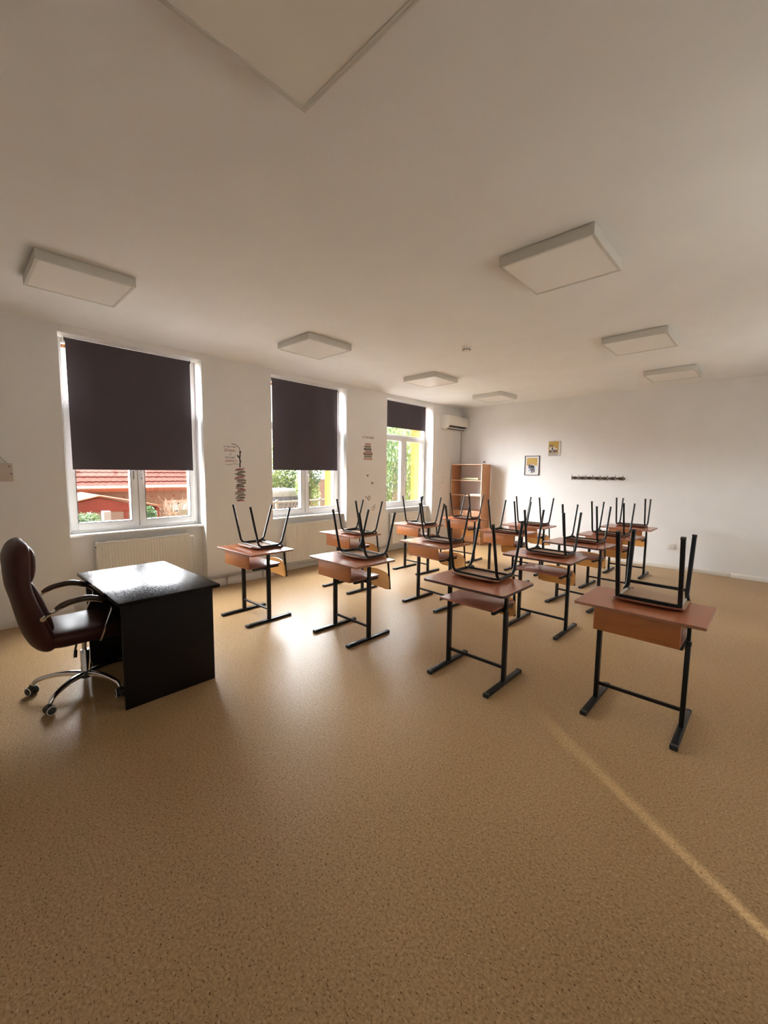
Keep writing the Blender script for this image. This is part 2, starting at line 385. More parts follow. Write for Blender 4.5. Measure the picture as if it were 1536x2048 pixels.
def radiator(y0, y1, label, valve=True):
    r = thing('radiator', label, 'radiator', (-0.075, (y0+y1)/2, 0.145), 0, 'panel radiators under the windows')
    w2 = (y1-y0)/2; hh = 0.61
    p = MB(); n_ = int(2*w2/0.033); ys = []
    prof = [(-w2, 0)]
    for k in range(n_):
        y = -w2+0.02+(2*w2-0.04)*k/n_; d = (2*w2-0.04)/n_
        prof += [(y, 0), (y+d*0.30, 0), (y+d*0.42, -0.0035), (y+d*0.62, -0.0035), (y+d*0.74, 0)]
    prof.append((w2, 0))
    rs = []
    for y, dx in prof: rs.append([Vector((0.045+dx, y, 0.02)), Vector((0.045+dx, y, hh-0.02)), Vector((0.033, y, hh-0.02)), Vector((0.033, y, 0.02))])
    p.rings(rs); p.box(0.030, 0.046, -w2, w2, hh-0.022, hh, 0.004); p.box(0.030, 0.046, -w2, w2, 0, 0.022, 0.004)
    p.build('front_panel', m_radi, r)
    p = MB(); p.box(-0.045, -0.033, -w2, w2, 0, hh, 0.004); p.build('rear_panel', m_radi, r)
    p = MB(); p.box(-0.03, 0.03, -w2+0.02, w2-0.02, 0.03, hh-0.03); p.build('fins', m_radi, r)
    p = MB(); p.box(-0.045, 0.046, -w2, -w2+0.008, hh-0.006, hh+0.006)
    for k in range(int(2*w2/0.025)): p.box(-0.035, 0.035, -w2+0.01+k*0.025, -w2+0.02+k*0.025, hh-0.004, hh+0.003)
    p.box(-0.046, -0.036, -w2, w2, hh-0.006, hh+0.004); p.box(0.036, 0.046, -w2, w2, hh-0.006, hh+0.004); p.box(-0.045, 0.046, w2-0.008, w2, hh-0.006, hh+0.004)
    p.build('top_grille', m_radi, r)
    for s in (-1, 1):
        p = MB(); p.box(-0.047, 0.047, s*(w2+0.003)-0.003, s*(w2+0.003)+0.003, 0.015, hh+0.005, 0.003); p.build('side_cover', m_radi, r)
        if s < 0:
            p = MB(); p.lathe([(0.006, 0), (0.006, -0.012)], (0.02, s*(w2+0.005), hh-0.05), 10, axis='Y'); p.build('air_vent', m_dark, r)
    p = MB(); p.tube([(0, w2+0.004, hh-0.04), (0, w2+0.05, hh-0.04)], 0.010, 10); p.lathe([(0.012, 0), (0.02, 0.004), (0.021, 0.035), (0.015, 0.05), (0.004, 0.052)], (0, w2+0.03, hh-0.04), 14, axis='Y')
    p.build('valve', m_white, r)
    p = MB(); p.tube(fillet([(0, w2+0.05, hh-0.04), (0, w2+0.075, hh-0.05), (0, w2+0.075, 0.02), (0.06, w2+0.08, 0.012)], 0.02), 0.008, 8); p.build('pipe', m_radi, r); p = MB(); p.tube([(0, -w2, 0.04), (0, -w2-0.04, 0.03), (0.07, -w2-0.05, 0.012)], 0.008, 8)
    p.build('pipe', m_radi, r)
radiator(1.115, 2.105, 'white panel radiator behind the black teacher desk')
radiator(3.57, 4.63, 'white ribbed panel radiator under the middle window')
radiator(6.03, 7.06, 'white panel radiator under the farthest window')

for (a, c, lb) in ((WINS[0][1]+0.02, WINS[1][0]-0.02, 'heating pipe along the wall between the nearest and middle windows'), (WINS[1][1]+0.02, WINS[2][0]-0.02, 'heating pipe along the wall between the middle and farthest windows')):
    r = thing('heating_pipe', lb, 'pipe', (0.04, (a+c)/2, 0.0), 0, 'low heating pipes')
    p = MB(); p.tube(fillet([(-0.11, (a-c)/2-0.04, 0.155), (0, (a-c)/2-0.03, 0.155), (0, (c-a)/2+0.03, 0.155), (-0.11, (c-a)/2+0.04, 0.155)], 0.03), 0.0125, 10)
    p.tube(fillet([(-0.11, (a-c)/2-0.04, 0.125), (-0.01, (a-c)/2-0.03, 0.125), (-0.01, (c-a)/2+0.03, 0.125), (-0.11, (c-a)/2+0.04, 0.125)], 0.03), 0.009, 10)
    p.build('pipe_run', m_pipe, r)
    for k in (-0.27, 0.3):
        p = MB(); p.tube([(0, k*(c-a), 0.142), (-0.02, k*(c-a)+0.01, 0.08), (-0.022, k*(c-a)+0.02, 0.0)], 0.006, 6); p.tube([(0, k*(c-a)+0.03, 0.142), (-0.02, k*(c-a)+0.02, 0.08), (-0.022, k*(c-a)+0.02, 0.0)], 0.006, 6)
        p.build('pipe_bracket', m_pipe, r)

# ------------------------------------------------------------------ ceiling lights, detector
def ceiling_light(x, y, label):
    r = thing('ceiling_light', label, 'ceiling light', (x, y, H), 0, 'square surface mounted ceiling panels')
    t = 0.07; s = 0.3; f = MB()
    for a in ((-s, s, -s, -s+0.012), (-s, s, s-0.012, s), (-s, -s+0.012, -s+0.012, s-0.012), (s-0.012, s, -s+0.012, s-0.012)): f.box(*a, -t, -0.003, 0.001)
    for a in ((-s+0.01, s-0.01, -s+0.01, -s+0.02), (-s+0.01, s-0.01, s-0.02, s-0.01), (-s+0.01, -s+0.02, -s+0.02, s-0.02), (s-0.02, s-0.01, -s+0.02, s-0.02)): f.box(*a, -t, -t+0.004)
    f.build('frame', m_lampf, r)
    d = MB(); d.box(-s+0.013, s-0.013, -s+0.013, s-0.013, -t+0.003, -t+0.006); d.build('diffuser', m_diff, r)
    g = MB(); g.box(-s+0.01, s-0.01, -s+0.01, s-0.01, -0.02, 0.0); g.build('backing', m_lampf, r)
    return r
LXL, LXR = 1.423, 4.238
ceiling_light(LXL, 0.802, 'ceiling panel light above the teacher desk end of the window side')
ceiling_light(LXL-0.0, 3.028, 'ceiling panel light in front of the middle window')
ceiling_light(LXL-0.03, 5.285, 'ceiling panel light second from the back corner on the window side')
ceiling_light(LXL, 7.248, 'ceiling panel light nearest the corner with the air conditioner')
ceiling_light(LXR+0.03, 0.754, 'large ceiling panel light cut off by the top of the picture')
ceiling_light(LXR, 2.975, 'ceiling panel light above the right hand front desks')
ceiling_light(LXR-0.005, 5.25, 'ceiling panel light middle of the three on the right')
ceiling_light(LXR-0.005, 7.196, 'ceiling panel light closest to the blank back wall on the right')
r = thing('smoke_detector', 'round white smoke detector on the ceiling between the light rows', 'smoke detector', (2.69, 4.25, H))
d = MB(); d.lathe([(0.055, 0), (0.055, -0.018), (0.05, -0.022)], n=28); d.build('mounting_base', m_white, r)
d = MB(); d.lathe([(0.046, -0.022), (0.048, -0.035), (0.036, -0.052), (0.03, -0.054)], n=28); d.build('housing', m_white, r)
d = MB()
for k in range(10):
    a = k*PI/5; d.box(-0.005, 0.005, -0.002, 0.002, -0.05, -0.036, mtx=Matrix.Rotation(a, 4, 'Z') @ Matrix.Translation((0.0, 0.0445, 0)))
d.build('sensor_slots', m_dark, r)

# ------------------------------------------------------------------ air conditioner
r = thing('air_conditioner', 'white wall air conditioner in the far corner beside the last window', 'air conditioner', (0, 7.915, 2.54))
prof = [(0, 0.0), (0.09, -0.01), (0.15, 0.02), (0.195, 0.075), (0.205, 0.10), (0.205, 0.25), (0.19, 0.272), (0.16, 0.28), (0, 0.28)]
b = MB(); hw = 0.39
rs = []
for y, k in ((-hw, 0.97), (-hw+0.012, 1.0), (hw-0.012, 1.0), (hw, 0.97)): rs.append([Vector((px*k, y, 0.14+(pz-0.14)*k)) for px, pz in prof])
b.rings(rs); b.build('housing', m_white, r)
b = MB(); b.box(-0.085, 0.020, -hw+0.07, hw-0.05, -0.006, 0.004, mtx=Matrix.Translation((0.17, 0, 0.05)) @ Matrix.Rotation(R(-46), 4, 'Y')); b.build('air_outlet', m_dark, r)
for k in range(8):
    b = MB(); b.box(-0.075, 0.012, -0.004, 0.004, -0.012, 0.0, 0, mtx=Matrix.Translation((0.17, -hw+0.13+k*0.075, 0.05)) @ Matrix.Rotation(R(-46), 4, 'Y')); b.build('louver_vane', m_gasket, r)
b = MB(); b.box(-0.03, 0.03, -hw+0.06, hw-0.04, -0.004, 0.002, 0.002, mtx=Matrix.Translation((0.125, 0, 0.003)) @ Matrix.Rotation(R(-25), 4, 'Y')); b.build('flap', m_white, r)
c = MB(); c.tube(fillet([(0.06, 8.20, 2.524), (0.05, 8.25, 2.48), (0.02, 8.295, 2.44), (0.018, 8.30, 0.75)], 0.05), 0.006, 8)
tag(c.build('power_cable', m_pipe), 'thin cable running down the corner from the air conditioner', 'cable')

# ------------------------------------------------------------------ student desks
def make_desk(kind, tilt=0.0):
    root = thing('school_desk', 'x', 'desk')
    tw, td, zt = 0.35, 0.25, 0.752
    b = MB(); t = bmesh.new()
    rad = 0.035 if kind == 'open' else 0.010; n_ = 6; ring = []
    for cx, cy, a0 in ((tw-rad, td-rad, 0), (-tw+rad, td-rad, 90), (-tw+rad, -td+rad, 180), (tw-rad, -td+rad, 270)):
        for k in range(n_+1):
            a = R(a0+90*k/n_); ring.append((cx+rad*math.cos(a), cy+rad*math.sin(a)))
    def rg(z, s): return [Vector((x-math.copysign(s, x), y-math.copysign(s, y), z)) for x, y in ring]
    b.rings([rg(zt-0.018, 0.0015), rg(zt-0.0165, 0), rg(zt-0.002, 0), rg(zt, 0.0015)])
    for f in b.bm.faces:
        if abs(f.normal.z) < 0.5: pass
    b.bm.normal_update()
    for f in b.bm.faces: f.material_index = 0 if abs(f.normal.z) > 0.9 else 1
    b.build('tabletop', [m_top, m_edge if kind == 'open' else m_edgel], root)
    zs = 0.60 if kind == 'open' else 0.592
    b = MB(); b.box(-0.232, 0.232, -0.20 if kind != 'open' else -0.17, 0.16, zs-0.008, zs+0.008, 0.002)
    sh = b.build('shelf', m_shelf, root)
    if kind == 'panel':
        b = MB(); mt = Matrix.Translation((0, -0.215, zt-0.02)) @ Matrix.Rotation(tilt, 4, 'X')
        b.box(-0.232, 0.232, -0.008, 0.008, -0.147, -0.002 if tilt == 0 else -0.012, 0.002, mtx=mt); b.build('front_panel', m_panel, root)
    else:
        b = MB(); b.box(-0.03, 0.232, 0.14, 0.155, zs-0.06, zs-0.008, 0.002); b.build('rear_lip', m_panel, root)
    for s in (-1, 1):
        x = s*0.248
        b = MB(); b.box(x-0.0135, x+0.0135, -0.02, 0.02, 0.024, 0.56, 0.003)
        lg = b.build('leg', m_black, root)
        b = MB(); b.box(x-0.010, x+0.010, -0.0165, 0.0165, 0.55, zt-0.018, 0.002); b.build('height_post', m_black, lg)
        b = MB(); b.box(x-0.020, x+0.020, -0.262, 0.262, 0.003, 0.027, 0.004); b.build('foot', m_black, lg)
        for e in (-1, 1):
            b = MB(); b.box(x-0.0215, x+0.0215, e*0.255-0.014, e*0.255+0.014, 0.0, 0.0285, 0.004); b.build('foot_cap', m_blackp, lg)
        b = MB(); b.box(x-0.009, x+0.009, -0.12, 0.12, zt-0.034, zt-0.0185, 0.002); b.build('top_bracket', m_black, root)
        b = MB(); b.box(x-s*0.024-0.008, x-s*0.012+0.006, -0.17, 0.13, zs-0.026, zs-0.0085, 0.002); b.box(x-0.02, x+0.02, -0.05, -0.02, zs-0.03, zs-0.008, 0.002); b.build('shelf_bracket', m_black, root)
    b = MB(); b.tube([(-0.248, 0, 0.13), (0.248, 0, 0.13)], 0.009, 8, rect=(0.011, 0.009)); b.build('crossbar', m_black, root)
    return root
# ------------------------------------------------------------------ student chairs, upside down on the tables (z = 0 is the table top)
def ply(w2, d0, d1, zf, rad=0.04, nx=10, ny=12):
    return None
def plate(mb, nx, ny, fn, th, mi_top=0, mi_bot=1):
    """fn(u,v)->(pos, normal) ; u,v in -1..1 with rounded corners handled by fn"""
    A = [[fn(-1+2*i/nx, -1+2*j/ny) for j in range(ny+1)] for i in range(nx+1)]
    top = [[mb.bm.verts.new(p+n*th/2) for p, n in row] for row in A]; bot = [[mb.bm.verts.new(p-n*th/2) for p, n in row] for row in A]
    for i in range(nx):
        for j in range(ny):
            f = mb.bm.faces.new((top[i][j], top[i+1][j], top[i+1][j+1], top[i][j+1])); f.material_index = mi_top
            f = mb.bm.faces.new((bot[i][j], bot[i][j+1], bot[i+1][j+1], bot[i+1][j])); f.material_index = mi_bot
    def side(seq):
        for (a, b_), (c, d) in zip(seq, seq[1:]):
            f = mb.bm.faces.new((a, b_, d, c)); f.material_index = mi_bot
    side([(top[i][0], bot[i][0]) for i in range(nx+1)]); side([(top[i][ny], bot[i][ny]) for i in range(nx+1)][::-1])
    side([(top[0][j], bot[0][j]) for j in range(ny+1)][::-1]); side([(top[nx][j], bot[nx][j]) for j in range(ny+1)])
def squircle(u, v, k=0.16):
    # squares the circle a little so that the corners of a plate are rounded
    a, b_ = abs(u), abs(v); m = max(0.0, a+b_-2+2*k)/(2*k)
    s = 1 - 0.5*k*m*m
    return u*s, v*s
def make_chair(kind, pale=False):
    root = thing('school_chair', 'x', 'chair')
    W2 = 0.198
    def seatf(u, v):
        a, b_ = squircle(u, v); y = b_*0.188
        z = 0.0075
        if v < -0.45: z += 0.016*((-v-0.45)/0.55)**2
        z += 0.004*(abs(u)**3)
        return Vector((a*W2, y, z)), Vector((0, 0, 1))
    b = MB(); plate(b, 12, 12, seatf, 0.010)
    b.build('seat', [m_seatt, m_seatb], root)
    def backf(u, v):
        a, b_ = squircle(u, v, 0.28)
        x = a*0.20; z = -0.268 + b_*0.088 ; y = 0.183 + 0.030*(1-a*a) + 0.01*(-b_)
        z += 0.018*(1-a*a)*(1 if v > 0 else 0.0)*v
        nrm = Vector((0.3*a, 1, 0)).normalized()
        return Vector((x, y, z)), nrm
    b = MB(); plate(b, 14, 6, backf, 0.009); b.build('backrest', [m_ply, m_ply], root)
    if kind == 'tube':
        rx = 0.198; rr = 0.0115; zr = 0.026
        for s in (-1, 1):
            x = s*rx
            f_ = fillet([(x-s*0.0, -0.212, 0.452), (x, -0.125, zr), (x, 0, zr)], 0.06)
            rear = fillet([(x, 0.252, 0.425), (x, 0.135, zr), (x, 0, zr)], 0.06)
            for pth, e in ((f_, 1), (rear, -1)):
                cut = [p for p in pth if not (abs(p.z-zr) < 1e-4 and abs(p.y) < 0.05)]
                b = MB(); b.tube(cut, rr, 10, up=(1, 0, 0)); lg = b.build('leg', m_black, root)
                b = MB(); d = (cut[0]-cut[1]).normalized(); b.tube([cut[0]-d*0.012, cut[0]+d*0.004], rr*1.12, 10, up=(1, 0, 0)); b.build('foot_cap', m_blackp, lg)
            b = MB(); b.tube([(x, -0.075, zr), (x, 0.09, zr)], rr, 10); b.build('side_rail', m_black, root)
            b = MB(); xb = s*(rx-0.012)
            b.tube(fillet([(xb, 0.04, 0.03), (xb, 0.155, 0.03), (xb, 0.178, -0.06), (xb+s*0.002, 0.205, -0.34)], 0.03), 0.0105, 10, up=(1, 0, 0)); b.build('back_post', m_black, root)
        for y in (-0.10, 0.10):
            b = MB(); b.tube([(-rx, y, 0.022), (rx, y, 0.022)], 0.008, 8); b.build('cross_bar', m_black, root)
    else:
        rx = 0.172; q = 0.0125
        for s in (-1, 1):
            x = s*rx
            for pth in ([(x, -0.215, 0.465), (x, -0.125, 0.015)], [(x+s*0.005, 0.225, 0.435), (x, 0.135, 0.05), (x+s*0.01, 0.105, 0.0)]):
                pth = [Vector(p) for p in pth]; pth[-1].z = 0.02
                b = MB(); b.tube(pth, 0.01, rect=(q, q), up=(1, 0, 0)); lg = b.build('leg', m_black, root)
                d = (pth[0]-pth[1]).normalized(); b = MB(); b.tube([pth[0]-d*0.01, pth[0]+d*0.003], 0.01, rect=(q*1.1, q*1.1), up=(1, 0, 0)); b.build('foot_cap', m_blackp, lg)
            b = MB(); b.tube([(x, -0.125, 0.024), (x, 0.12, 0.024), (x, 0.165, 0.02)], 0.008, 8); b.build('side_rail', m_pipe, root)
            b = MB(); b.tube(fillet([(x, 0.12, 0.024), (x, 0.165, 0.018), (x, 0.185, -0.06), (x, 0.205, -0.34)], 0.03), 0.0105, 8, up=(1, 0, 0)); b.build('back_post', m_black, root)
        b = MB(); b.tube([(-rx, -0.125, 0.027), (rx, -0.125, 0.027)], 0.01, rect=(q*0.9, q*0.8)); b.build('cross_bar', m_black, root)
        b = MB(); b.tube([(-rx, 0.145, 0.075), (rx, 0.145, 0.075)], 0.01, rect=(q*0.8, q*0.8)); b.build('cross_bar', m_black, root)
    return root

DG, CG = 'red-brown school desks', 'school chairs turned upside down on the desks'
# key: desk x, y, kind, rot deg, chair dx, dy, chair rot, desk label, chair label
DESKS = [
 (4.85, 3.055, 'panel', 0, 0.02, 0.118, 0, 'frame',
  'red-brown desk in the right foreground, front panel facing the camera', 'square-legged upside-down chair on the right foreground desk'),
 (3.785, 2.79, 'open', 0, -0.045, 0.155, -1, 'tube',
  'front desk with bare shelf and rounded corners, second from the right', 'upside-down chair on the front desk with the bare shelf'),
 (1.387, 2.245, 'panel', 2, -0.055, 0.10, -2, 'tube',
  'front desk nearest the wall and the black teacher desk', 'upside-down chair on the front desk beside the teacher desk'),
 (2.479, 2.655, 'panel', -1, 0.0, 0.145, -3, 'tube',
  'front desk second from the windows, before the glossy floor patch', 'upside-down chair on the front desk second from the windows'),
 (1.255, 3.735, 'panel', 0, 0.09, 0.07, -3, 'tube',
  'desk in front of the middle window radiator', 'upside-down chair on the desk in front of the middle radiator'),
 (2.485, 3.99, 'panelt', -4, 0.04, 0.12, -4, 'tube',
  'desk with gap above its tilted front panel, second row', 'upside-down chair on the second-row desk with tilted panel'),
 (3.745, 4.17, 'open', 0, 0.015, 0.11, -1, 'tube',
  'second-row desk with bare shelf, directly behind the front bare-shelf desk', 'upside-down chair on the second-row bare-shelf desk'),
 (1.27, 5.16, 'panel', -3, 0.06, 0.02, -5, 'tube',
  'third desk along the window wall, before the farthest window', 'upside-down chair on the desk before the farthest window'),
 (1.33, 6.42, 'panel', 0, 0.03, 0.04, -2, 'tube',
  'last desk of the window column, in front of the bookcase', 'upside-down chair on the desk in front of the bookcase'),
 (2.64, 5.50, 'panel', 0, 0.07, -0.08, -3, 'tube',
  'third-row desk of the second column, right of the bookcase', 'upside-down chair on the third-row desk right of the bookcase'),
 (2.57, 6.42, 'panel', 0, 0.02, 0.12, -5, 'tube',
  'last desk of the second column, below the framed photo', 'upside-down chair on the last desk below the framed photo'),
 (3.74, 5.23, 'open', -5, 0.0, 0.16, -3, 'tube',
  'third-row desk with bare shelf in the third column', 'upside-down chair on the third-row bare-shelf desk'),
 (3.81, 6.20, 'panel', -3, 0.0, 0.07, -3, 'tube',
  'fourth-row desk of the third column, below the coat hooks', 'upside-down chair on the fourth-row desk below the coat hooks'),
 (3.77, 7.40, 'panel', 0, 0.0, 0.19, 2, 'tube',
  'rearmost desk of the third column, closest to the wall socket', 'upside-down chair on the rearmost desk closest to the wall socket'),
]
protos = {}
for (x, y, kind, rz, dx, dy, crz, ck, dl, cl) in DESKS:
    if kind not in protos:
        d = make_desk('open' if kind == 'open' else 'panel', R(10) if kind == 'panelt' else 0.0); protos[kind] = d
        d.location = (x, y, 0); d.rotation_euler = (0, 0, R(rz)); d['label'] = dl; d['group'] = DG
    else: dup(protos[kind], (x, y, 0), R(rz), dl, DG)
    if ck not in protos:
        c = make_chair(ck); protos[ck] = c
        c.location = (x+dx, y+dy, 0.7525); c.rotation_euler = (0, 0, R(crz)); c['label'] = cl; c['group'] = CG
    else: dup(protos[ck], (x+dx, y+dy, 0.7525), R(crz), cl, CG)

# ------------------------------------------------------------------ teacher desk
r = thing('teacher_desk', 'black-brown teacher desk with glossy top near the first window', 'desk', (1.955, 1.005, 0), R(0.8))
b = MB(); b.box(-0.548, 0.548, -0.325, 0.325, 0.728, 0.752, 0.002); b.build('desk_top', m_tdtop, r)
b = MB(); b.box(0.435, 0.455, -0.29, 0.31, 0, 0.728, 0.001); b.build('side_panel', m_tdesk, r)
b = MB(); b.box(-0.455, -0.435, -0.29, 0.31, 0, 0.728, 0.001); b.build('side_panel', m_tdesk, r)
b = MB(); b.box(-0.435, 0.435, 0.255, 0.273, 0.10, 0.728, 0.001); b.build('modesty_panel', m_tdesk, r)

# ------------------------------------------------------------------ teacher chair
r = thing('office_chair', 'maroon leather office chair with chrome arms and castors', 'chair', (1.885, 0.61, 0))
def sect(yc, dep, hw, z, n=32, e=3.2, tilt=0.0):
    out = []
    for j in range(n):
        a = 2*PI*j/n; ca, sa = math.cos(a), math.sin(a)
        px = hw*math.copysign(abs(ca)**(2/e), ca); py = dep/2*math.copysign(abs(sa)**(2/e), sa)
        py2 = py + (0.028*(abs(px)/0.25)**2)           # wings curl forward
        out.append(Vector((px, yc+py2, z + tilt*py)))
    return out
def interp(tab, n):
    out = []
    for i in range(len(tab)-1):
        P0, P1, P2, P3 = tab[max(0, i-1)], tab[i], tab[i+1], tab[min(len(tab)-1, i+2)]
        for k in range(n):
            t = k/n; out.append([0.5*((2*b1)+(c1-a1)*t+(2*a1-5*b1+4*c1-d1)*t*t+(3*b1-a1-3*c1+d1)*t**3) for a1, b1, c1, d1 in zip(P0, P1, P2, P3)])
    out.append(list(tab[-1])); return out
back = [(0.395, -0.225, 0.05, 0.17), (0.42, -0.235, 0.10, 0.215), (0.47, -0.25, 0.13, 0.238), (0.55, -0.275, 0.13, 0.248), (0.65, -0.30, 0.12, 0.25), (0.75, -0.325, 0.105, 0.25),
        (0.85, -0.345, 0.105, 0.248), (0.95, -0.345, 0.115, 0.243), (1.03, -0.342, 0.12, 0.235), (1.08, -0.335, 0.105, 0.21), (1.11, -0.33, 0.075, 0.17), (1.125, -0.327, 0.025, 0.11)]
b = MB(); b.rings([sect(y_, d_, w_, z_, tilt=0.15) for z_, y_, d_, w_ in interp(back, 4)]); b.build('backrest', m_leather, r)
cush = [(0.50, -0.215, 0.03, 0.10), (0.53, -0.212, 0.06, 0.16), (0.60, -0.228, 0.075, 0.175), (0.68, -0.25, 0.075, 0.178), (0.76, -0.272, 0.072, 0.178), (0.84, -0.298, 0.06, 0.178), (0.87, -0.305, 0.035, 0.165), (0.875, -0.307, 0.02, 0.13)]
b = MB(); b.rings([sect(y_, d_, w_, z_, e=3.6) for z_, y_, d_, w_ in interp(cush, 3)]); b.build('back_cushion', m_leather, r)
head = [(0.84, -0.325, 0.03, 0.13), (0.86, -0.318, 0.07, 0.18), (0.91, -0.310, 0.095, 0.205), (0.98, -0.305, 0.10, 0.212), (1.05, -0.305, 0.095, 0.205), (1.09, -0.312, 0.07, 0.175), (1.105, -0.32, 0.03, 0.12)]
b = MB(); b.rings([sect(y_, d_, w_, z_, e=3.0) for z_, y_, d_, w_ in interp(head, 3)]); b.build('headrest', m_leather, r)
b = MB()
for s in (-1, 1):
    b.tube([Vector((s*(w_*0.93), y_+0.028*0.87+0.02, z_)) for z_, y_, d_, w_ in interp(back[2:10], 3)], 0.004, 6)
b.build('piping', m_leather, r)
def ssect(y, zc, th, hw, n=28, e=3.4):
    out = []
    for j in range(n):
        a = 2*PI*j/n; ca, sa = math.cos(a), math.sin(a)
        px = hw*math.copysign(abs(ca)**(2/e), ca); pz = th/2*math.copysign(abs(sa)**(2/e), sa)
        pz += (-0.012*(1-(px/0.26)**2) if pz > 0 else 0)
        out.append(Vector((px, y, zc+pz)))
    return out
seat = [(-0.235, 0.465, 0.05, 0.19), (-0.215, 0.465, 0.11, 0.225), (-0.15, 0.465, 0.135, 0.243), (-0.05, 0.465, 0.13, 0.25), (0.05, 0.465, 0.135, 0.25), (0.12, 0.462, 0.13, 0.246), (0.17, 0.452, 0.11, 0.235), (0.20, 0.445, 0.07, 0.21), (0.208, 0.44, 0.03, 0.18)]
b = MB(); b.rings([ssect(*q) for q in interp(seat, 4)]); b.build('seat', m_leather, r)
for s in (-1, 1):
    x = s*0.262
    arc = curve([(x-s*0.005, -0.245, 0.645), (x, -0.20, 0.672), (x, -0.12, 0.706), (x, -0.03, 0.716), (x, 0.04, 0.702), (x, 0.10, 0.672), (x, 0.125, 0.635), (x, 0.105, 0.57), (x, 0.075, 0.50), (x-s*0.01, 0.045, 0.42)], 5)
    b = MB(); b.tube(arc, 0.01, rect=(0.016, 0.007), up=(1, 0, 0)); b.lathe([(0.016, -0.006), (0.018, 0), (0.016, 0.006)], (x-s*0.005, -0.247, 0.643), 14, axis='X'); arm = b.build('armrest', m_chrome, r)
    pth = curve([(x, -0.185, 0.690), (x, -0.12, 0.718), (x, -0.03, 0.730), (x, 0.03, 0.718), (x, 0.085, 0.688)], 5)
    b = MB(); n_ = len(pth); b.tube(pth, 0.02, 12, radii=[0.021*min(1, 0.55+3*min(i, n_-1-i)/n_) for i in range(n_)]); b.build('arm_pad', m_pad, arm)
b = MB(); b.lathe([(0.030, 0.10), (0.030, 0.125), (0.028, 0.13), (0.028, 0.285), (0.026, 0.29)], n=24); b.build('column', m_chrome, r)
b = MB(); b.lathe([(0.016, 0.28), (0.016, 0.40)], n=18); b.build('gas_lift', m_chrome, r)
b = MB(); b.box(-0.10, 0.10, -0.12, 0.12, 0.375, 0.402, 0.01); b.build('mechanism', m_blackp, r)
b = MB(); b.tube(curve([(0.02, -0.04, 0.375), (0.05, -0.06, 0.33), (0.06, -0.065, 0.29)], 4), 0.007, 8, radii=None); b.tube([(0.052, -0.06, 0.32), (0.062, -0.066, 0.27)], 0.011, 10); b.build('lever', m_blackp, r)
b = MB(); b.lathe([(0.035, 0.085), (0.044, 0.09), (0.046, 0.12), (0.036, 0.135), (0.03, 0.136)], n=24); b.build('hub', m_blackp, r)
for a in (21, 93, 165, 237, 309):
    an = R(a+4); ca, sa = math.cos(an), math.sin(an)
    b = MB(); pr = curve([(0.035, 0, 0.115), (0.12, 0, 0.125), (0.22, 0, 0.118), (0.30, 0, 0.095), (0.325, 0, 0.062)], 5)
    pth = [(p.x*ca, p.x*sa, p.z) for p in pr]; nn_ = len(pth)
    b.tube(pth, 0.02, 12, radii=[0.021-0.009*i/nn_ for i in range(nn_)]); leg = b.build('base_leg', m_chrome, r)
    wx, wy = 0.33*ca, 0.33*sa; tr = Matrix.Translation((wx, wy, 0.03)) @ Matrix.Rotation(an+R(60), 4, 'Z')
    b = MB(); b.lathe([(0.012, 0.028), (0.012, 0.042)], n=12)
    b.rings([[Vector((0.008*sx+0.0, 0.03*math.cos(t), 0.004+0.028*math.sin(t))) for t in [PI*k/8 for k in range(9)]] for sx in (-1.2, 1.2)])
    bmesh.ops.transform(b.bm, matrix=tr, verts=b.bm.verts); cas = b.build('castor', m_blackp, leg)
    b = MB(); b.lathe([(0.006, -0.030), (0.026, -0.030), (0.030, -0.026), (0.030, -0.010), (0.026, -0.008)], n=20, axis='X'); b.lathe([(0.026, 0.008), (0.030, 0.010), (0.030, 0.026), (0.026, 0.030), (0.006, 0.030)], n=20, axis='X')
    b.lathe([(0.021, 0.029), (0.027, 0.0315), (0.029, 0.027)], n=20, axis='X', mi=1); b.lathe([(0.029, -0.027), (0.027, -0.0315), (0.021, -0.029)], n=20, axis='X', mi=1)
    b.lathe([(0.001, 0.033), (0.019, 0.0325), (0.019, 0.029)], n=20, axis='X'); b.lathe([(0.019, -0.029), (0.019, -0.0325), (0.001, -0.033)], n=20, axis='X')
    bmesh.ops.transform(b.bm, matrix=tr, verts=b.bm.verts); b.build('wheel', [m_blackp, m_rim], leg)

# ------------------------------------------------------------------ bookcase and things on it
X0, X1, Y0, Y1 = 0.03, 0.815, 7.925, 8.295
r = thing('bookcase', 'tall beech bookcase with open shelves in the back corner', 'bookcase', (X0, Y0, 0))
Wd, Dp = X1-X0, Y1-Y0
def bcpart(nm, x0, x1, y0, y1, z0, z1, edge=True):
    b = MB(); b.box(x0, x1, y0, y1, z0, z1, 0.001)
    b.bm.normal_update()
    for f in b.bm.faces:
        if edge and f.normal.y < -0.9: f.material_index = 1
    return b.build(nm, [m_case, m_caseedge], r)
bcpart('side_panel', 0, 0.018, 0, Dp, 0, 1.765); bcpart('side_panel', Wd-0.018, Wd, 0, Dp, 0, 1.765)
bcpart('top_panel', 0.018, Wd-0.018, 0, Dp, 1.747, 1.765)
for z in (1.405, 1.075): bcpart('shelf', 0.018, Wd-0.018, 0.01, Dp, z-0.009, z+0.009)
bcpart('shelf', 0.018, Wd-0.018, 0, Dp, 0.722, 0.740); bcpart('bottom_panel', 0.018, Wd-0.018, 0.02, Dp, 0.05, 0.068); bcpart('plinth', 0.018, Wd-0.018, 0.03, 0.046, 0, 0.05, False)
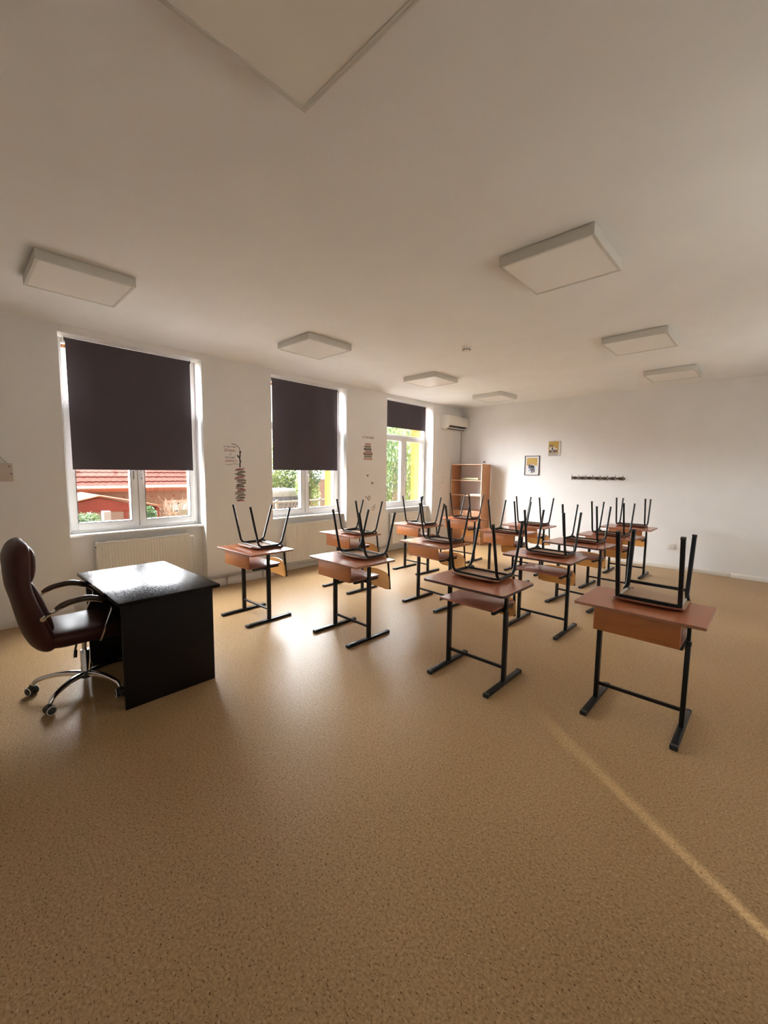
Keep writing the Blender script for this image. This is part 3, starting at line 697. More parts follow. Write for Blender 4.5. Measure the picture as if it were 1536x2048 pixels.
for k in (0, 1):
    xa = 0.02+k*(Wd-0.04)/2
    b = MB(); b.box(xa+0.001, xa+(Wd-0.04)/2-0.001, -0.017, -0.001, 0.055, 0.72, 0.0015); d = b.build('door', m_case, r)
    kx = xa+(Wd-0.04)/2-0.04 if k == 0 else xa+0.04
    b = MB(); b.lathe([(0.005, 0), (0.005, -0.012), (0.014, -0.016), (0.014, -0.024), (0.006, -0.027)], (kx, -0.017, 0.66), 14, axis='Y'); b.build('knob', m_knob, d)
m_roll = mat('pale green paper', (0.62, 0.66, 0.42), 0.6)
o = MB(); o.tube(curve([(0.30, 8.02, 1.443), (0.36, 8.02, 1.443), (0.40, 8.02, 1.444), (0.52, 8.02, 1.445), (0.68, 8.02, 1.445)], 4), 0.03, 14, radii=None if False else [0.024+0.002*math.sin(i*1.3) for i in range(17)])
tag(o.build('rolled_paper', m_roll), 'pale green roll lying on the upper bookcase shelf', 'paper roll')
o = MB(); o.lathe([(0.004, -0.02), (0.02, -0.012), (0.024, 0), (0.02, 0.012), (0.004, 0.02)], (0.26, 8.02, 1.438), 14, axis='X'); tag(o.build('tape_roll', m_white), 'small pale round item beside the green roll', 'tape roll')
o = MB(); o.box(0.50, 0.78, 7.96, 8.16, 1.0845, 1.105, 0.002); o.box(0.51, 0.77, 7.965, 8.15, 1.1055, 1.112, 0.001); tag(o.build('paper_stack', m_white), 'flat white paper stack on the middle bookcase shelf', 'papers')
o = MB(); o.box(0.628, 0.652, YB-0.03, YB, 1.80, 1.84, 0.004); tag(o.build('wall_hook', m_gasket), 'small dark hook on the wall just above the bookcase', 'hook')
o = MB(); o.tube([(0.60, YB, 0.99), (0.61, YB-0.02, 0.985), (0.66, YB-0.022, 0.995)], 0.008, 8); tag(o.build('wall_hook', m_dark), 'tiny dark hook seen through the open bookcase', 'hook')

# ------------------------------------------------------------------ back wall pieces
m_pic = mat('ochre photo print', (0.46, 0.29, 0.05), 0.4); m_paper = mat('white mat board', (0.72, 0.70, 0.68), 0.6); m_grey = mat('grey print tone', (0.42, 0.38, 0.36), 0.5)
m_navy = mat('navy print tone', (0.05, 0.06, 0.11), 0.5); m_skin = mat('tan print tone', (0.42, 0.26, 0.18), 0.5); m_blue = mat('pale blue print tone', (0.35, 0.45, 0.60), 0.5)
def figure(mb, x, z, h, mi, y, legs=True):
    mb.box(x-h*0.13, x+h*0.13, y, y+0.001, z+h*0.40, z+h*0.82, 0, mi)
    mb.lathe([(h*0.085, 0), (h*0.085, 0.001)], (x, y, z+h*0.92), 10, axis='Y', mi=4)
    for s in (-1, 1): mb.box(x+s*h*0.06-h*0.045, x+s*h*0.06+h*0.045, y, y+0.001, z, z+h*0.42, 0, 3 if mi != 3 else 5)
r = thing('framed_photo', 'black framed photo of a group of people with white mat', 'picture', (1.742, YB, 1.738))
b = MB(); hw, hh = 0.155, 0.20
for a in ((-hw, hw, -hh, -hh+0.012), (-hw, hw, hh-0.012, hh), (-hw, -hw+0.012, -hh, hh), (hw-0.012, hw, -hh, hh)): b.box(a[0], a[1], -0.018, -0.001, a[2], a[3], 0.001)
b.build('frame', m_blackp, r)
b = MB(); b.box(-hw+0.01, hw-0.01, -0.008, -0.002, -hh+0.01, hh-0.01); b.build('mat_board', m_paper, r)
b = MB(); b.box(-0.11, 0.11, -0.010, -0.0081, 0.0, 0.155, 0, 0); b.box(-0.11, 0.11, -0.010, -0.0081, -0.155, 0.0, 0, 1)
for x, z, h, mi in ((-0.05, -0.12, 0.17, 3), (0.005, -0.15, 0.19, 2), (0.05, -0.14, 0.16, 5), (-0.015, -0.10, 0.15, 1), (0.03, -0.1, 0.15, 1)): figure(b, x, z, h, mi, -0.0115)
b.build('print', [m_pic, m_paper, m_grey, m_navy, m_skin, m_blue], r)
r = thing('photo_print', 'unframed ochre photo hung higher beside the black frame', 'picture', (2.182, YB, 2.072))
b = MB(); hw, hh = 0.118, 0.148; b.box(-hw, hw, -0.012, -0.001, -hh, hh, 0.001); b.build('mount', m_paper, r)
b = MB(); b.box(-hw+0.008, hw-0.035, -0.0135, -0.0121, -hh+0.06, hh-0.008, 0, 0); b.box(-hw+0.008, hw-0.035, -0.0135, -0.0121, -hh+0.006, -hh+0.06, 0, 2)
b.box(-0.10, -0.02, -0.0145, -0.0136, 0.055, 0.072, 0, 3); b.box(-0.10, 0.06, -0.0145, -0.0136, -0.065, -0.045, 0, 3)
for x, z, h, mi in ((-0.07, -0.08, 0.13, 1), (-0.035, -0.07, 0.11, 3), (0.0, -0.07, 0.12, 1), (0.04, -0.06, 0.09, 1)): figure(b, x, z, h, mi, -0.0155)
b.build('print', [m_pic, m_paper, m_grey, m_navy, m_skin, m_blue], r)
b = MB(); b.lathe([(0.004, 0), (0.004, -0.02), (0.007, -0.022)], (0, 0, 0.152), 8, axis='Y'); b.build('hanging_nail', m_gasket, r)

m_hook = mat('dark brown coat rack', (0.05, 0.028, 0.018), 0.4); m_hookm = mat('antique metal', (0.30, 0.24, 0.18), 0.35, 0.8)
r = thing('coat_rack', 'long dark coat rack with eight metal hooks on the back wall', 'coat rack', (3.0, YB, 1.503))
b = MB(); pts = 60
ring = []
for i in range(pts+1):
    x = -0.46+0.92*i/pts; ring.append((x, 0.021+0.007*math.cos(x*2*PI/0.131)))
b.rings([[Vector((x, -0.001, -hz)), Vector((x, -0.016, -hz)), Vector((x, -0.016, hz)), Vector((x, -0.001, hz))] for x, hz in ring]); b.build('back_board', m_hook, r)
for k in range(8):
    x = -0.44+0.125*k
    b = MB(); b.box(x-0.008, x+0.008, -0.020, -0.015, -0.03, 0.035, 0.002)
    b.tube(curve([(x, -0.018, 0.0), (x, -0.035, -0.03), (x, -0.055, -0.028), (x, -0.062, 0.0)], 4), 0.005, 8)
    b.tube(curve([(x, -0.018, 0.01), (x, -0.045, 0.02), (x, -0.065, 0.045)], 4), 0.005, 8); b.lathe([(0.002, -0.008), (0.009, 0), (0.002, 0.008)], (x, -0.066, 0.048), 10); b.build('hook', m_hookm, r)
r = thing('wall_socket', 'white power socket low on the back wall', 'socket', (4.222, YB, 0.382))
b = MB(); b.box(-0.052, 0.052, -0.012, -0.001, -0.041, 0.041, 0.004); b.build('faceplate', m_white, r)
b = MB(); b.lathe([(0.022, -0.0121), (0.022, -0.0125), (0.001, -0.0126)], (-0.005, 0, 0), 20, axis='Y'); b.build('recess', m_radi, r)
b = MB()
for q in (-0.0145, 0.0045): b.lathe([(0.0028, -0.0128), (0.0028, -0.0131)], (q, 0, 0), 8, axis='Y')
b.build('pin_holes', m_dark, r)
b = MB(); b.lathe([(0.026, -0.012), (0.026, -0.014), (0.022, -0.014), (0.022, -0.012)], (-0.005, 0, 0), 20, axis='Y'); b.build('rim', m_white, r)

# ------------------------------------------------------------------ window wall pieces
m_sblack = mat('black vinyl', (0.03, 0.027, 0.025), 0.5); m_sred = mat('red vinyl', (0.34, 0.05, 0.04), 0.5); m_sgreen = mat('grey green vinyl', (0.20, 0.23, 0.19), 0.5)
m_spink = mat('dusty pink vinyl', (0.50, 0.24, 0.19), 0.5); m_sgrey = mat('grey vinyl', (0.30, 0.27, 0.24), 0.5); m_sbrown = mat('brown vinyl', (0.17, 0.06, 0.03), 0.5); m_scream = mat('cream vinyl', (0.6, 0.5, 0.4), 0.5)
def text(s_, y, z, size, m, parent, name='lettering', slant=0.0):
    cu = bpy.data.curves.new(name, 'FONT'); cu.body = s_; cu.size = size; cu.extrude = 0.0006; cu.align_x = 'CENTER'; cu.shear = slant
    t = bpy.data.objects.new(name, cu); COL.objects.link(t)
    bpy.context.view_layer.update()
    me = bpy.data.meshes.new_from_object(t.evaluated_get(bpy.context.evaluated_depsgraph_get())); bpy.data.objects.remove(t)
    me.materials.clear(); me.materials.append(m)
    me.transform(Matrix(((0, 0, 1, 0.001), (1, 0, 0, y), (0, 1, 0, z), (0, 0, 0, 1))))
    o = bpy.data.objects.new(name, me); COL.objects.link(o); o.parent = parent; return o
def fbox(mb, y0, y1, z0, z1, mi=0, x=0.0006, rot=0.0):
    cy, cz = (y0+y1)/2, (z0+z1)/2
    mb.box(0, x*2, y0-cy, y1-cy, z0-cz, z1-cz, 0, mi, mtx=Matrix.Translation((0, cy, cz)) @ Matrix.Rotation(rot, 4, 'X'))
r = thing('wall_sticker', 'dream lettering sticker on the wall beside the nearest window', 'wall sticker', (0.0005, 2.70, 1.78))
text('IF YOU CAN', -0.025, 0.105, 0.031, m_sblack, r); text('Dream', -0.03, 0.052, 0.056, m_sred, r, slant=0.3); text('it', -0.02, 0.006, 0.042, m_sgreen, r, slant=0.3)
text('YOU CAN', -0.03, -0.040, 0.031, m_sblack, r); text('achieve it', -0.018, -0.085, 0.042, m_sred, r, slant=0.3)
b = MB(); b.tube(curve([(0.001, 0.0, 0.155), (0.001, 0.05, 0.15), (0.001, 0.10, 0.115), (0.001, 0.125, 0.06)], 5), 0.004, 6, rect=(0.0006, 0.006), up=(1, 0, 0)); b.tube(curve([(0.001, -0.09, -0.12), (0.001, -0.04, -0.128), (0.001, 0.03, -0.112), (0.001, 0.09, -0.122)], 5), 0.003, 6, rect=(0.0006, 0.003), up=(1, 0, 0)); b.build('flourish', m_sgrey, r)
r = thing('wall_sticker', 'tall sticker of a figure on a stack of books, nearest window', 'wall sticker', (0.0005, 2.815, 1.15))
bk = MB(); rnd = random.Random(3); z = 0.0; i = 0
cols = [1, 0, 2, 0, 3, 0, 0, 3, 1, 0, 2, 3, 0, 0, 3, 0, 1, 0, 3, 0, 2, 0]
while z < 0.46:
    t = rnd.uniform(0.012, 0.022); s_ = rnd.uniform(-0.018, 0.018); wd = rnd.uniform(0.05, 0.075)
    rt = rnd.uniform(-0.12, 0.12); c_ = cols[i % len(cols)]
    fbox(bk, s_-wd, s_+wd, z, z+t*0.45, 0 if c_ != 1 else 1, rot=rt); fbox(bk, s_-wd*0.8, s_+wd*0.9, z+t*0.4, z+t, c_ if c_ else 4, x=0.0004, rot=rt); z += t+0.002; i += 1
bk.build('book_stack', [m_sblack, m_sred, m_sgreen, m_sgrey, m_scream], r)
fg = MB()
for p, q in (((0, 0.0, 0.47), (0, 0.0, 0.52)), ((0, 0.0, 0.52), (0, 0.012, 0.565)), ((0, 0.005, 0.55), (0, -0.004, 0.61)), ((0, -0.004, 0.60), (0, -0.038, 0.635)), ((0, 0.0, 0.60), (0, 0.006, 0.66))):
    fg.tube([(0.001, p[1], p[2]), (0.001, q[1], q[2])], 0.01, rect=(0.0006, 0.009), up=(1, 0, 0))
fg.lathe([(0.016, 0.0), (0.016, 0.0015)], (0.0, 0.008, 0.68), 12, axis='X'); fg.build('figure', m_sblack, r)
r = thing('wall_sticker', 'sticker of seven stacked books with lettering above, left of farthest window', 'wall sticker', (0.0005, 5.295, 1.79))
text('IF YOU READ', 0.0, 0.385, 0.05, m_sbrown, r)
zz = 0.0
for (wd, of, th, mi, inner) in ((0.105, 0.0, 0.042, 0, 5), (0.095, 0.0, 0.040, 1, 3), (0.11, 0.0, 0.046, 2, 5), (0.085, 0.01, 0.034, 0, 3), (0.092, -0.01, 0.040, 4, 5), (0.085, -0.01, 0.044, 3, 1), (0.07, 0.0, 0.040, 0, 5)):
    b = MB(); fbox(b, of-wd, of+wd, zz, zz+th-0.004, 0); fbox(b, of-wd*0.75, of+wd*0.75, zz+th*0.35, zz+th*0.58, 1, 0.0009)
    b.build('book_spine', [[m_spink, m_sgreen, m_sbrown, m_sgrey, m_sblack, m_scream][mi], [m_spink, m_sgreen, m_sbrown, m_sgrey, m_sblack, m_scream][inner]], r); zz += th+0.003
def mark(label, y, z, strokes, m=m_sblack):
    b = MB()
    for s_ in strokes: b.tube(curve([(0.0012, p, q) for p, q in s_], 3), 0.003, rect=(0.0006, 0.006), up=(1, 0, 0))
    o = b.build('wall_decal', m); o.location = (0.0, y, z); tag(o, label, 'wall sticker', 'little black stickers beside the farthest window')
mark('small black check-shaped decal, highest of the four below the books sticker', 5.29, 1.50, [[(-0.035, 0.02), (0.0, 0.0), (0.012, 0.035)], [(0.0, -0.02), (0.012, 0.03)]])
mark('bold black check-shaped decal, second below the books sticker', 5.40, 1.35, [[(-0.01, 0.045), (0.0, 0.0), (0.05, 0.035)], [(-0.006, 0.04), (0.004, 0.0)]])
mark('black decal shaped like a flag, third below the books sticker', 5.30, 1.09, [[(-0.07, 0.045), (-0.02, 0.01), (0.02, -0.04)], [(0.0, 0.0), (0.03, 0.045), (0.055, 0.0), (0.02, -0.035)]], m_sbrown)
mark('faint looped decal, lowest beside the farthest window', 5.46, 0.92, [[(-0.05, -0.04), (-0.02, -0.05), (0.01, -0.03), (0.03, 0.06)], [(-0.05, -0.02), (-0.02, 0.02), (0.01, -0.02)]], m_sgrey)
b = MB(); rnd = random.Random(5)
for k in range(9):
    y_, z_ = rnd.uniform(7.52, 7.66), rnd.uniform(1.15, 1.5); fbox(b, y_-0.007, y_+0.007, z_-0.008, z_+0.006)
tag(b.build('wall_stain', m_sbrown), 'scatter of tiny brown spots on the wall left of the bookcase', 'stain')

m_pouch = mat('pale fabric', (0.60, 0.50, 0.44), 0.85)
r = thing('wall_plaque', 'pale hanging plaque on a cord at the left picture edge', 'plaque', (0.0, 0.345, 1.55))
b = MB(); b.box(0.004, 0.03, -0.15, 0.108, -0.10, 0.075, 0.006); b.box(0.0301, 0.033, -0.14, 0.098, -0.09, -0.02, 0.001); b.build('board', m_pouch, r)
b = MB(); b.tube(curve([(0.014, 0.075, 0.07), (0.012, 0.03, 0.13), (0.01, -0.02, 0.205), (0.012, -0.07, 0.13), (0.014, -0.12, 0.07)], 4), 0.004, 6); b.build('cord', m_pipe, r)
b = MB(); b.lathe([(0.006, 0.03), (0.006, 0.034)], (0, 0.083, 0.045), 10, axis='X'); b.lathe([(0.006, 0.03), (0.006, 0.034)], (0, 0.095, -0.025), 10, axis='X'); b.build('rivet', m_dark, r)

# ------------------------------------------------------------------ corridor door (ajar) that throws the streak on the floor
cl_ = bpy.data.lights.new('corridor_lamp', 'SPOT'); cl_.energy = 430; cl_.color = (1.0, 0.95, 0.86); cl_.shadow_soft_size = 0.05; cl_.spot_size = R(22); cl_.spot_blend = 0.75
clo = bpy.data.objects.new('corridor_lamp', cl_); COL.objects.link(clo); clo.location = (8.0, 0.23, 1.15)
clo.rotation_euler = Vector((-1.7, 1.15, -0.86)).to_track_quat('-Z', 'Y').to_euler()
m_door = mat('cream door paint', (0.62, 0.56, 0.48), 0.5)
dr = bpy.data.objects.new('door_1', None); COL.objects.link(dr); dr.location = (XR+0.02, DY0+0.03, 0); dr.rotation_euler = (0, 0, R(7.5)); dr['kind'] = 'structure'; dr['label'] = 'classroom door standing slightly ajar'; dr['category'] = 'door'
b = MB(); b.box(0.0, 0.04, 0.0, 0.90, 0.006, 2.03, 0.002); b.build('door_leaf', m_door, dr)
b = MB(); b.tube(fillet([(0, 0.84, 1.03), (-0.05, 0.84, 1.03), (-0.05, 0.73, 1.03)], 0.02), 0.009, 8); b.build('handle', m_chrome, dr)
b = MB()
b.box(XR-0.02, XR+0.22, DY0, DY0+0.03, 0, DH); b.box(XR-0.02, XR+0.22, DY1-0.03, DY1, 0, DH); b.box(XR-0.02, XR+0.22, DY0+0.03, DY1-0.03, DH-0.03, DH)
struct('trim_1', b, m_base, 'white door lining', 'trim')

# ------------------------------------------------------------------ outside
m_ground = plaster('yard ground', (0.14, 0.12, 0.09), 0.95, 0.4)
b = MB(); b.box(-60, -0.62, -40, 60, ZG-0.3, ZG)
struct('ground', b, m_ground, 'pale yard outside the windows', 'ground')
m_tile = mat('red roof tiles', (0.50, 0.105, 0.06), 0.8)
wv = N(m_tile, 'ShaderNodeTexNoise'); wv.inputs['Scale'].default_value = 9; L(m_tile, coords(m_tile), wv.inputs['Vector'])
L(m_tile, ramp(m_tile, wv.outputs[0], [(0.3, (0.060, 0.020, 0.016)), (0.7, (0.085, 0.030, 0.024))]), bsdf(m_tile).inputs['Base Color'])
m_orange = plaster('orange render', (0.24, 0.14, 0.10), 0.9); m_fasc = mat('fascia', (0.24, 0.085, 0.05), 0.7); m_gutter = mat('white gutter', (0.45, 0.42, 0.40), 0.5); m_redwood = wood('red painted boards', (0.16, 0.035, 0.03), (0.22, 0.055, 0.045), 0.7, (60, 60, 3))
m_pinkw = plaster('pink render', (0.22, 0.145, 0.125), 0.9); m_conc = plaster('grey concrete', (0.22, 0.20, 0.20), 0.9); m_wing = mat('house window glass', (0.12, 0.13, 0.14), 0.15); m_rose = mat('rose trim', (0.62, 0.30, 0.24), 0.7)
m_curt = mat('lace curtain', (0.62, 0.62, 0.62), 0.8)
HX = -14.0
r = thing('house', 'orange house with red tiled roof seen through the nearest window', 'house', (HX, 6.0, ZG))
z0 = -ZG
b = MB(); b.box(-6, 0, -9, 3.2, 0, z0+0.80); b.build('wall', m_orange, r)
b = MB(); b.box(0.3, 0.35, -9.3, 3.5, z0+0.66, z0+0.80); b.box(0, 0.3, -9.3, 3.5, z0+0.66, z0+0.68); b.build('fascia', m_fasc, r)
b = MB(); b.tube([(0.42, -9.3, z0+0.84), (0.42, 3.5, z0+0.84)], 0.055, 10); b.build('gutter', m_gutter, r)
# tiled roof: stepped rows with wavy tiles
b = MB(); pitch = R(33); rows = 16; rw = 0.34; ncol = 12.8/0.115
for k in range(rows):
    d0 = k*rw; d1 = d0+rw+0.03; rs = []
    n_ = 220
    for i in range(n_+1):
        y = -9.35+12.9*i/n_; wob = 0.022*abs(math.sin(i*PI/4))
        def pt(d, up): return Vector((0.40-d*math.cos(pitch)+up*math.sin(pitch), y, z0+0.84+d*math.sin(pitch)+up*math.cos(pitch)))
        rs.append([pt(d0, 0.045+wob), pt(d1, 0.005+wob), pt(d1, -0.02), pt(d0, 0.0)])
    b.rings(rs)
b.build('tiled_roof', m_tile, r)
wn = MB()
def house_window(y0, y1, zb, zt):
    f = MB()
    for a in ((y0, y1, zb, zb+0.06), (y0, y1, zt-0.06, zt), (y0, y0+0.06, zb, zt), (y1-0.06, y1, zb, zt), ((y0+y1)/2-0.05, (y0+y1)/2+0.05, zb, zt)): f.box(0.001, 0.06, a[0], a[1], a[2], a[3])
    o = f.build('window', m_gutter, r)
    g = MB(); g.box(0.001, 0.02, y0+0.05, y1-0.05, zb+0.05, zt-0.05); g.build('pane', m_wing, o)
    g = MB(); rs = []
    for i in range(41):
        y = y0+0.07+(y1-y0-0.14)*i/40; rs.append([Vector((0.028+0.006*math.sin(i*1.7), y, zt-0.07)), Vector((0.03+0.006*math.sin(i*1.7), y, zt-0.07)), Vector((0.03, y, zt-0.30-0.05*abs(math.sin(i*0.6)))), Vector((0.028, y, zt-0.30-0.05*abs(math.sin(i*0.6))))])
    g.rings(rs); g.build('curtain', m_curt, o)
    g = MB(); g.box(0.001, 0.05, y0-0.18, y1+0.18, zt+0.0, zt+0.12); g.box(0.001, 0.05, y0-0.18, y0, zb-0.1, zt); g.box(0.001, 0.05, y1, y1+0.18, zb-0.1, zt); g.build('surround', m_rose, r)
house_window(6.68-6, 7.55-6, z0-0.62, z0+0.09)
for yy in (5.0, 6.05, 6.95):
    b = MB(); b.lathe([(0.04, 0), (0.04, 0.03)], (0, yy-6, z0+0.40), 10, axis='X'); b.build('vent', m_fasc, r)
SX = -10.6
r = thing('garden_shed', 'red boarded shed with low gable in front of the orange house', 'shed', (SX, 3.4, ZG))
b = MB(); zz = z0
yl, yr = -1.9, 1.75
b.rings([[Vector((x_, -1.0, zz+0.16)), Vector((x_, 0.88, zz+0.14)), Vector((x_, 0.88, zz+0.40)), Vector((x_, 0.0, zz+0.62)), Vector((x_, -1.0, zz+0.40))] for x_ in (-2.5, 0.0)]); b.build('gable_boards', m_redwood, r)
b = MB()
for (ya, za, yb, zb) in ((-1.4, 0.33, 0.0, 0.665), (0.0, 0.665, 1.85, 0.25)):
    b.rings([[Vector((x_, ya, zz+za)), Vector((x_, yb, zz+zb)), Vector((x_, yb, zz+zb+0.04)), Vector((x_, ya, zz+za+0.04))] for x_ in (-2.6, 0.12)])
b.build('roof', m_fasc, r)
b = MB(); b.box(-2.4, -0.02, -1.0, 0.80, 0, zz+0.15); b.build('lower_wall', m_pinkw, r)
b = MB(); b.box(-0.018, 0.03, 0.70, 0.80, 0, zz+0.15); b.box(-2.3, -0.02, 1.70, 1.80, 0, zz+0.22); b.build('corner_post', m_redwood, r)
b = MB(); b.box(-9.2, -8.9, 3.14, 3.32, ZG, 0.31); tag(b.build('gate_pillar', m_conc), 'grey concrete pillar beside the green hedge outside', 'pillar')

def leafmat(name, c1, c2, tr=0.35):
    m = mat(name, c1, 0.6, spec=0.3)
    n = N(m, 'ShaderNodeTexNoise'); n.inputs['Scale'].default_value = 5; L(m, coords(m), n.inputs['Vector'])
    c = ramp(m, n.outputs[0], [(0.35, c1), (0.65, c2)]); L(m, c, bsdf(m).inputs['Base Color'])
    t = N(m, 'ShaderNodeBsdfTranslucent'); L(m, c, t.inputs[0]); x = N(m, 'ShaderNodeMixShader'); x.inputs[0].default_value = tr
    o = m.node_tree.nodes['Material Output']; L(m, bsdf(m).outputs[0], x.inputs[1]); L(m, t.outputs[0], x.inputs[2]); L(m, x.outputs[0], o.inputs[0])
    return m
m_lg = leafmat('bright leaves', (0.085, 0.115, 0.030), (0.15, 0.175, 0.055)); m_dg = leafmat('deep leaves', (0.03, 0.06, 0.022), (0.06, 0.09, 0.035)); m_yl = leafmat('yellow leaves', (0.14, 0.12, 0.04), (0.19, 0.16, 0.065))
m_fo = mat('orange petals', (0.75, 0.30, 0.14), 0.7); m_bark = plaster('bark', (0.22, 0.16, 0.11), 0.9, 0.6); m_dry = mat('dry twigs', (0.16, 0.11, 0.07), 0.9)
def leaves(mb, c, rad, n, size, rnd, hang=False, mi=0):
    bm = mb.bm
    for _ in range(n):
        while True:
            p = Vector((rnd.uniform(-1, 1), rnd.uniform(-1, 1), rnd.uniform(-1, 1)))
            if 0.25 < p.length < 1: break
        p = Vector((c[0]+p.x*rad[0], c[1]+p.y*rad[1], c[2]+p.z*rad[2]))
        d = Vector((rnd.gauss(0, 1), rnd.gauss(0, 1), rnd.gauss(0, 1) if not hang else rnd.gauss(-3, 0.6))).normalized()
        u = d.cross(Vector((rnd.gauss(0, 1), rnd.gauss(0, 1), rnd.gauss(0, 1)))).normalized(); s_ = size*rnd.uniform(0.7, 1.4)
        w_ = 0.28 if hang else 0.42
        vs = [bm.verts.new(q) for q in (p-d*s_, p+u*s_*w_, p+d*s_, p-u*s_*w_)]
        f = bm.faces.new(vs); f.material_index = mi
def tree(name, label, cat, base, h, blobs, n, size, mats, seed, group=None, hang=False, trunk=0.12):
    rnd = random.Random(seed); r = thing(name, label, cat, base, 0, group)
    t = MB(); t.tube(curve([(0, 0, 0), (0.05, 0.03, h*0.4), (0, 0.05, h*0.8)], 4), trunk, 8, radii=[trunk*(1-0.6*i/9) for i in range(9)])
    for c, rad in blobs:
        t.tube([(0, 0.04, h*0.35), (c[0]*0.6, c[1]*0.6, (h*0.35+c[2])/2+0.2), c], trunk*0.35, 6)
    t.build('trunk', m_bark, r)
    f = MB()
    for k, (c, rad) in enumerate(blobs): leaves(f, c, rad, n, size, rnd, hang, k % len(mats))
    f.build('foliage', mats, r, smooth=False)
    return r
rnd = random.Random(11)
hb = MB(); 
for k in range(14): leaves(hb, (0, -1.8+0.26*k-0.2, 2.32), (0.35, 0.24, 0.26), 260, 0.05, rnd, False, k % 2)
hb.box(-0.25, 0.25, -1.95, 1.5, 0, 2.3, mi=1)
o = hb.build('hedge', [m_dg, m_dg], smooth=False); o.location = (-9.4, 1.55, ZG); tag(o, 'green hedge below the red shed outside', 'hedge')
hb = MB(); leaves(hb, (0, 0, 2.3), (0.3, 0.25, 0.3), 700, 0.05, rnd); hb.tube([(0, 0, 0), (0, 0, 2.2)], 0.04, 6)
o = hb.build('shrub', m_dg, smooth=False); o.location = (-10.2, 4.75, ZG); tag(o, 'small green shrub beside the end post of the red shed', 'shrub')
# bare bush
b = MB(); rnd = random.Random(4)
for k in range(46):
    a = rnd.uniform(0, 2*PI); tlt = rnd.uniform(0.05, 0.45); hgt = rnd.uniform(1.9, 2.8)
    p0 = Vector((rnd.uniform(-0.2, 0.2), rnd.uniform(-0.2, 0.2), 0)); p1 = p0+Vector((math.cos(a)*tlt, math.sin(a)*tlt*1.3, hgt)); mid = (p0+p1)/2+Vector((rnd.uniform(-.1, .1), rnd.uniform(-.1, .1), 0))
    b.tube([p0, mid, p1], 0.012, 5)
    for j in range(3):
        q = mid.lerp(p1, rnd.random()); b.tube([q, q+Vector((rnd.uniform(-.25, .25), rnd.uniform(-.25, .25), rnd.uniform(.05, .3)))], 0.006, 4)
o = b.build('bare_bush', m_dry); o.location = (-12.2, 6.15, ZG); tag(o, 'leafless twiggy bush before the house window', 'bush')
for (y_, mats_, lb) in ((6.72, [m_fo], 'orange flowering plant under the left pane of the house window'), (7.15, [m_yl], 'yellow flowering plant under the right pane of the house window')):
    b = MB(); leaves(b, (0, 0, 1.95), (0.2, 0.19, 0.16), 300, 0.035, rnd); b.tube([(0, 0, 0), (0, 0, 1.9)], 0.02, 6)
    o = b.build('flowering_plant', mats_, smooth=False); o.location = (-13.3, y_-0.12, ZG); tag(o, lb, 'plant')

for m_ in (m_tile, m_orange, m_fasc, m_redwood, m_pinkw, m_conc, m_ground, m_facade): bsdf(m_).inputs['Specular IOR Level'].default_value = 0.0
# through the middle window
m_cont = mat('grey container', (0.12, 0.12, 0.15), 0.6); m_lid = mat('white cover', (0.25, 0.24, 0.24), 0.6)
r = thing('waste_container', 'grey container with white lid seen through the middle window', 'container', (-9.6, 9.3, ZG))
b = MB(); b.rings([[Vector((x_*s_, y_*s_, zz_)) for x_, y_ in ((-0.6, -1.1), (0.6, -1.1), (0.6, 0.78), (-0.6, 0.78))] for s_, zz_ in ((0.85, 0), (1, 2.82))])
for k in range(8): b.box(0.55, 0.64, -0.95+0.22*k, -0.90+0.22*k, 1.0, 2.8)
b.build('body', m_cont, r)
b = MB(); b.box(-0.66, 0.68, -1.15, 0.84, 2.82, 3.12, 0.06); b.build('lid', m_lid, r)
m_fence = mat('pale lattice wood', (0.20, 0.17, 0.14), 0.8)
r = thing('lattice_fence', 'lattice fence low in the middle window view', 'fence', (-7.2, 8.6, ZG))
b = MB(); b.box(-0.03, 0.03, -2.6, 3.2, 2.74, 2.80); b.box(-0.03, 0.03, -2.6, 3.2, 1.9, 1.95); b.build('rail', m_fence, r)
b = MB()
for k in range(40):
    y_ = -2.6+0.145*k
    b.tube([(0.01, y_, 1.92), (0.01, y_+0.55, 2.76)], 0.01, 4); b.tube([(-0.01, y_+0.55, 1.92), (-0.01, y_, 2.76)], 0.01, 4)
b.build('lattice', m_dry, r)
for k in range(4):
    b = MB(); b.box(-0.04, 0.04, -2.6+1.9*k-0.04, -2.6+1.9*k+0.04, 0, 2.85); b.build('post', m_fence, r)
r = thing('house', 'distant pale pink house behind shrubs in the middle window', 'house', (-24, 21, ZG))
b = MB(); b.box(-3, 0, -1.6, 2.6, 0, z0+0.9); b.build('wall', m_pinkw, r)
b = MB(); b.rings([[Vector((0.3, y_, z0+0.85)), Vector((-1.5, y_, z0+2.1)), Vector((-3.3, y_, z0+0.85))] for y_ in (-1.9, 2.9)]); b.build('roof', m_gutter, r)
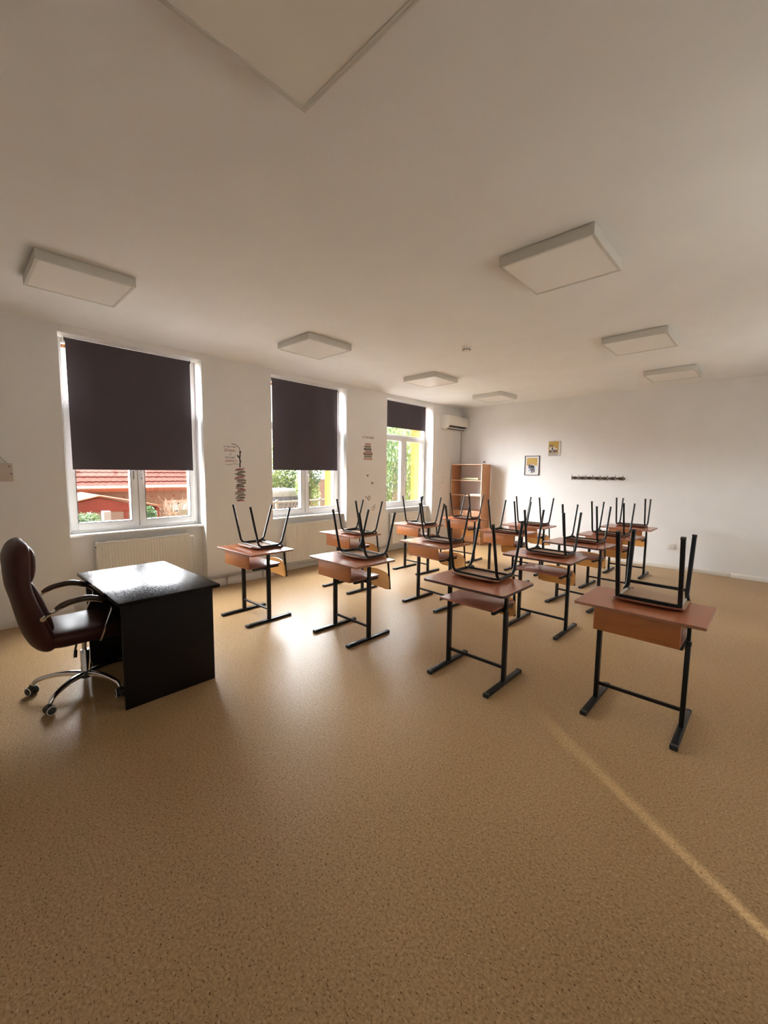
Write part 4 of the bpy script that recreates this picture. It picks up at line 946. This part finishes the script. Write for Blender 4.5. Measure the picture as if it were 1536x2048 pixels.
b = MB(); b.box(0.001, 0.05, -0.9, -0.1, z0-0.5, z0+0.4); b.build('window', m_wing, r)
TG = 'green trees outside'
tree('leafy_tree', 'yellow-green leafy tree left in the middle window view', 'tree', (-12.4, 11.0, ZG), 3.6, [((0, 0, 3.6), (1.0, 1.3, 0.8)), ((0, 0.9, 3.4), (0.8, 0.9, 0.7)), ((0.1, -0.8, 3.3), (0.8, 1.0, 0.8)), ((0, 0.2, 4.7), (1, 1.6, 0.9))], 1200, 0.075, [m_lg, m_dg, m_lg], 21, TG)
tree('leafy_tree', 'green columnar tree right in the middle window view', 'tree', (-8.4, 10.2, ZG), 3.2, [((0, 0, 2.9), (0.45, 0.42, 0.9)), ((0, 0.1, 3.9), (0.45, 0.42, 0.8)), ((0.1, -0.35, 3.3), (0.35, 0.35, 0.6)), ((0, 0, 4.8), (0.5, 0.5, 0.7))], 1100, 0.055, [m_lg, m_dg], 22, TG)
tree('leafy_bush', 'yellowish bush behind the lattice fence', 'bush', (-16.5, 15.3, ZG), 2.2, [((0, 0, 2.3), (0.8, 1.7, 0.6)), ((0, -1.2, 2.2), (0.6, 0.9, 0.5))], 1100, 0.06, [m_yl, m_lg], 23)
# through the farthest window
tree('willow_tree', 'pale green drooping tree filling the farthest window', 'tree', (-3.6, 10.0, ZG), 5.2, [((0, 0, 3.2), (0.8, 1.5, 1.4)), ((0.1, 1.2, 3.8), (0.8, 1.2, 1.5)), ((0, -0.8, 4.2), (0.8, 1.2, 1.3)), ((0, 0.6, 5.6), (1.0, 1.9, 1.2)), ((0, -1.2, 2.8), (0.6, 1.0, 1.0))], 3000, 0.06, [m_lg, m_lg, m_dg], 24, TG, hang=True, trunk=0.16)
tree('leafy_tree', 'deep green tree behind the drooping tree', 'tree', (-7.0, 14.5, ZG), 6.0, [((0, 0, 4.0), (1.4, 2.4, 1.9)), ((0, 2.6, 4.0), (1.4, 2.0, 2.0)), ((0, 1, 6.4), (1.6, 2.6, 1.5))], 2500, 0.10, [m_dg, m_lg], 25, TG)
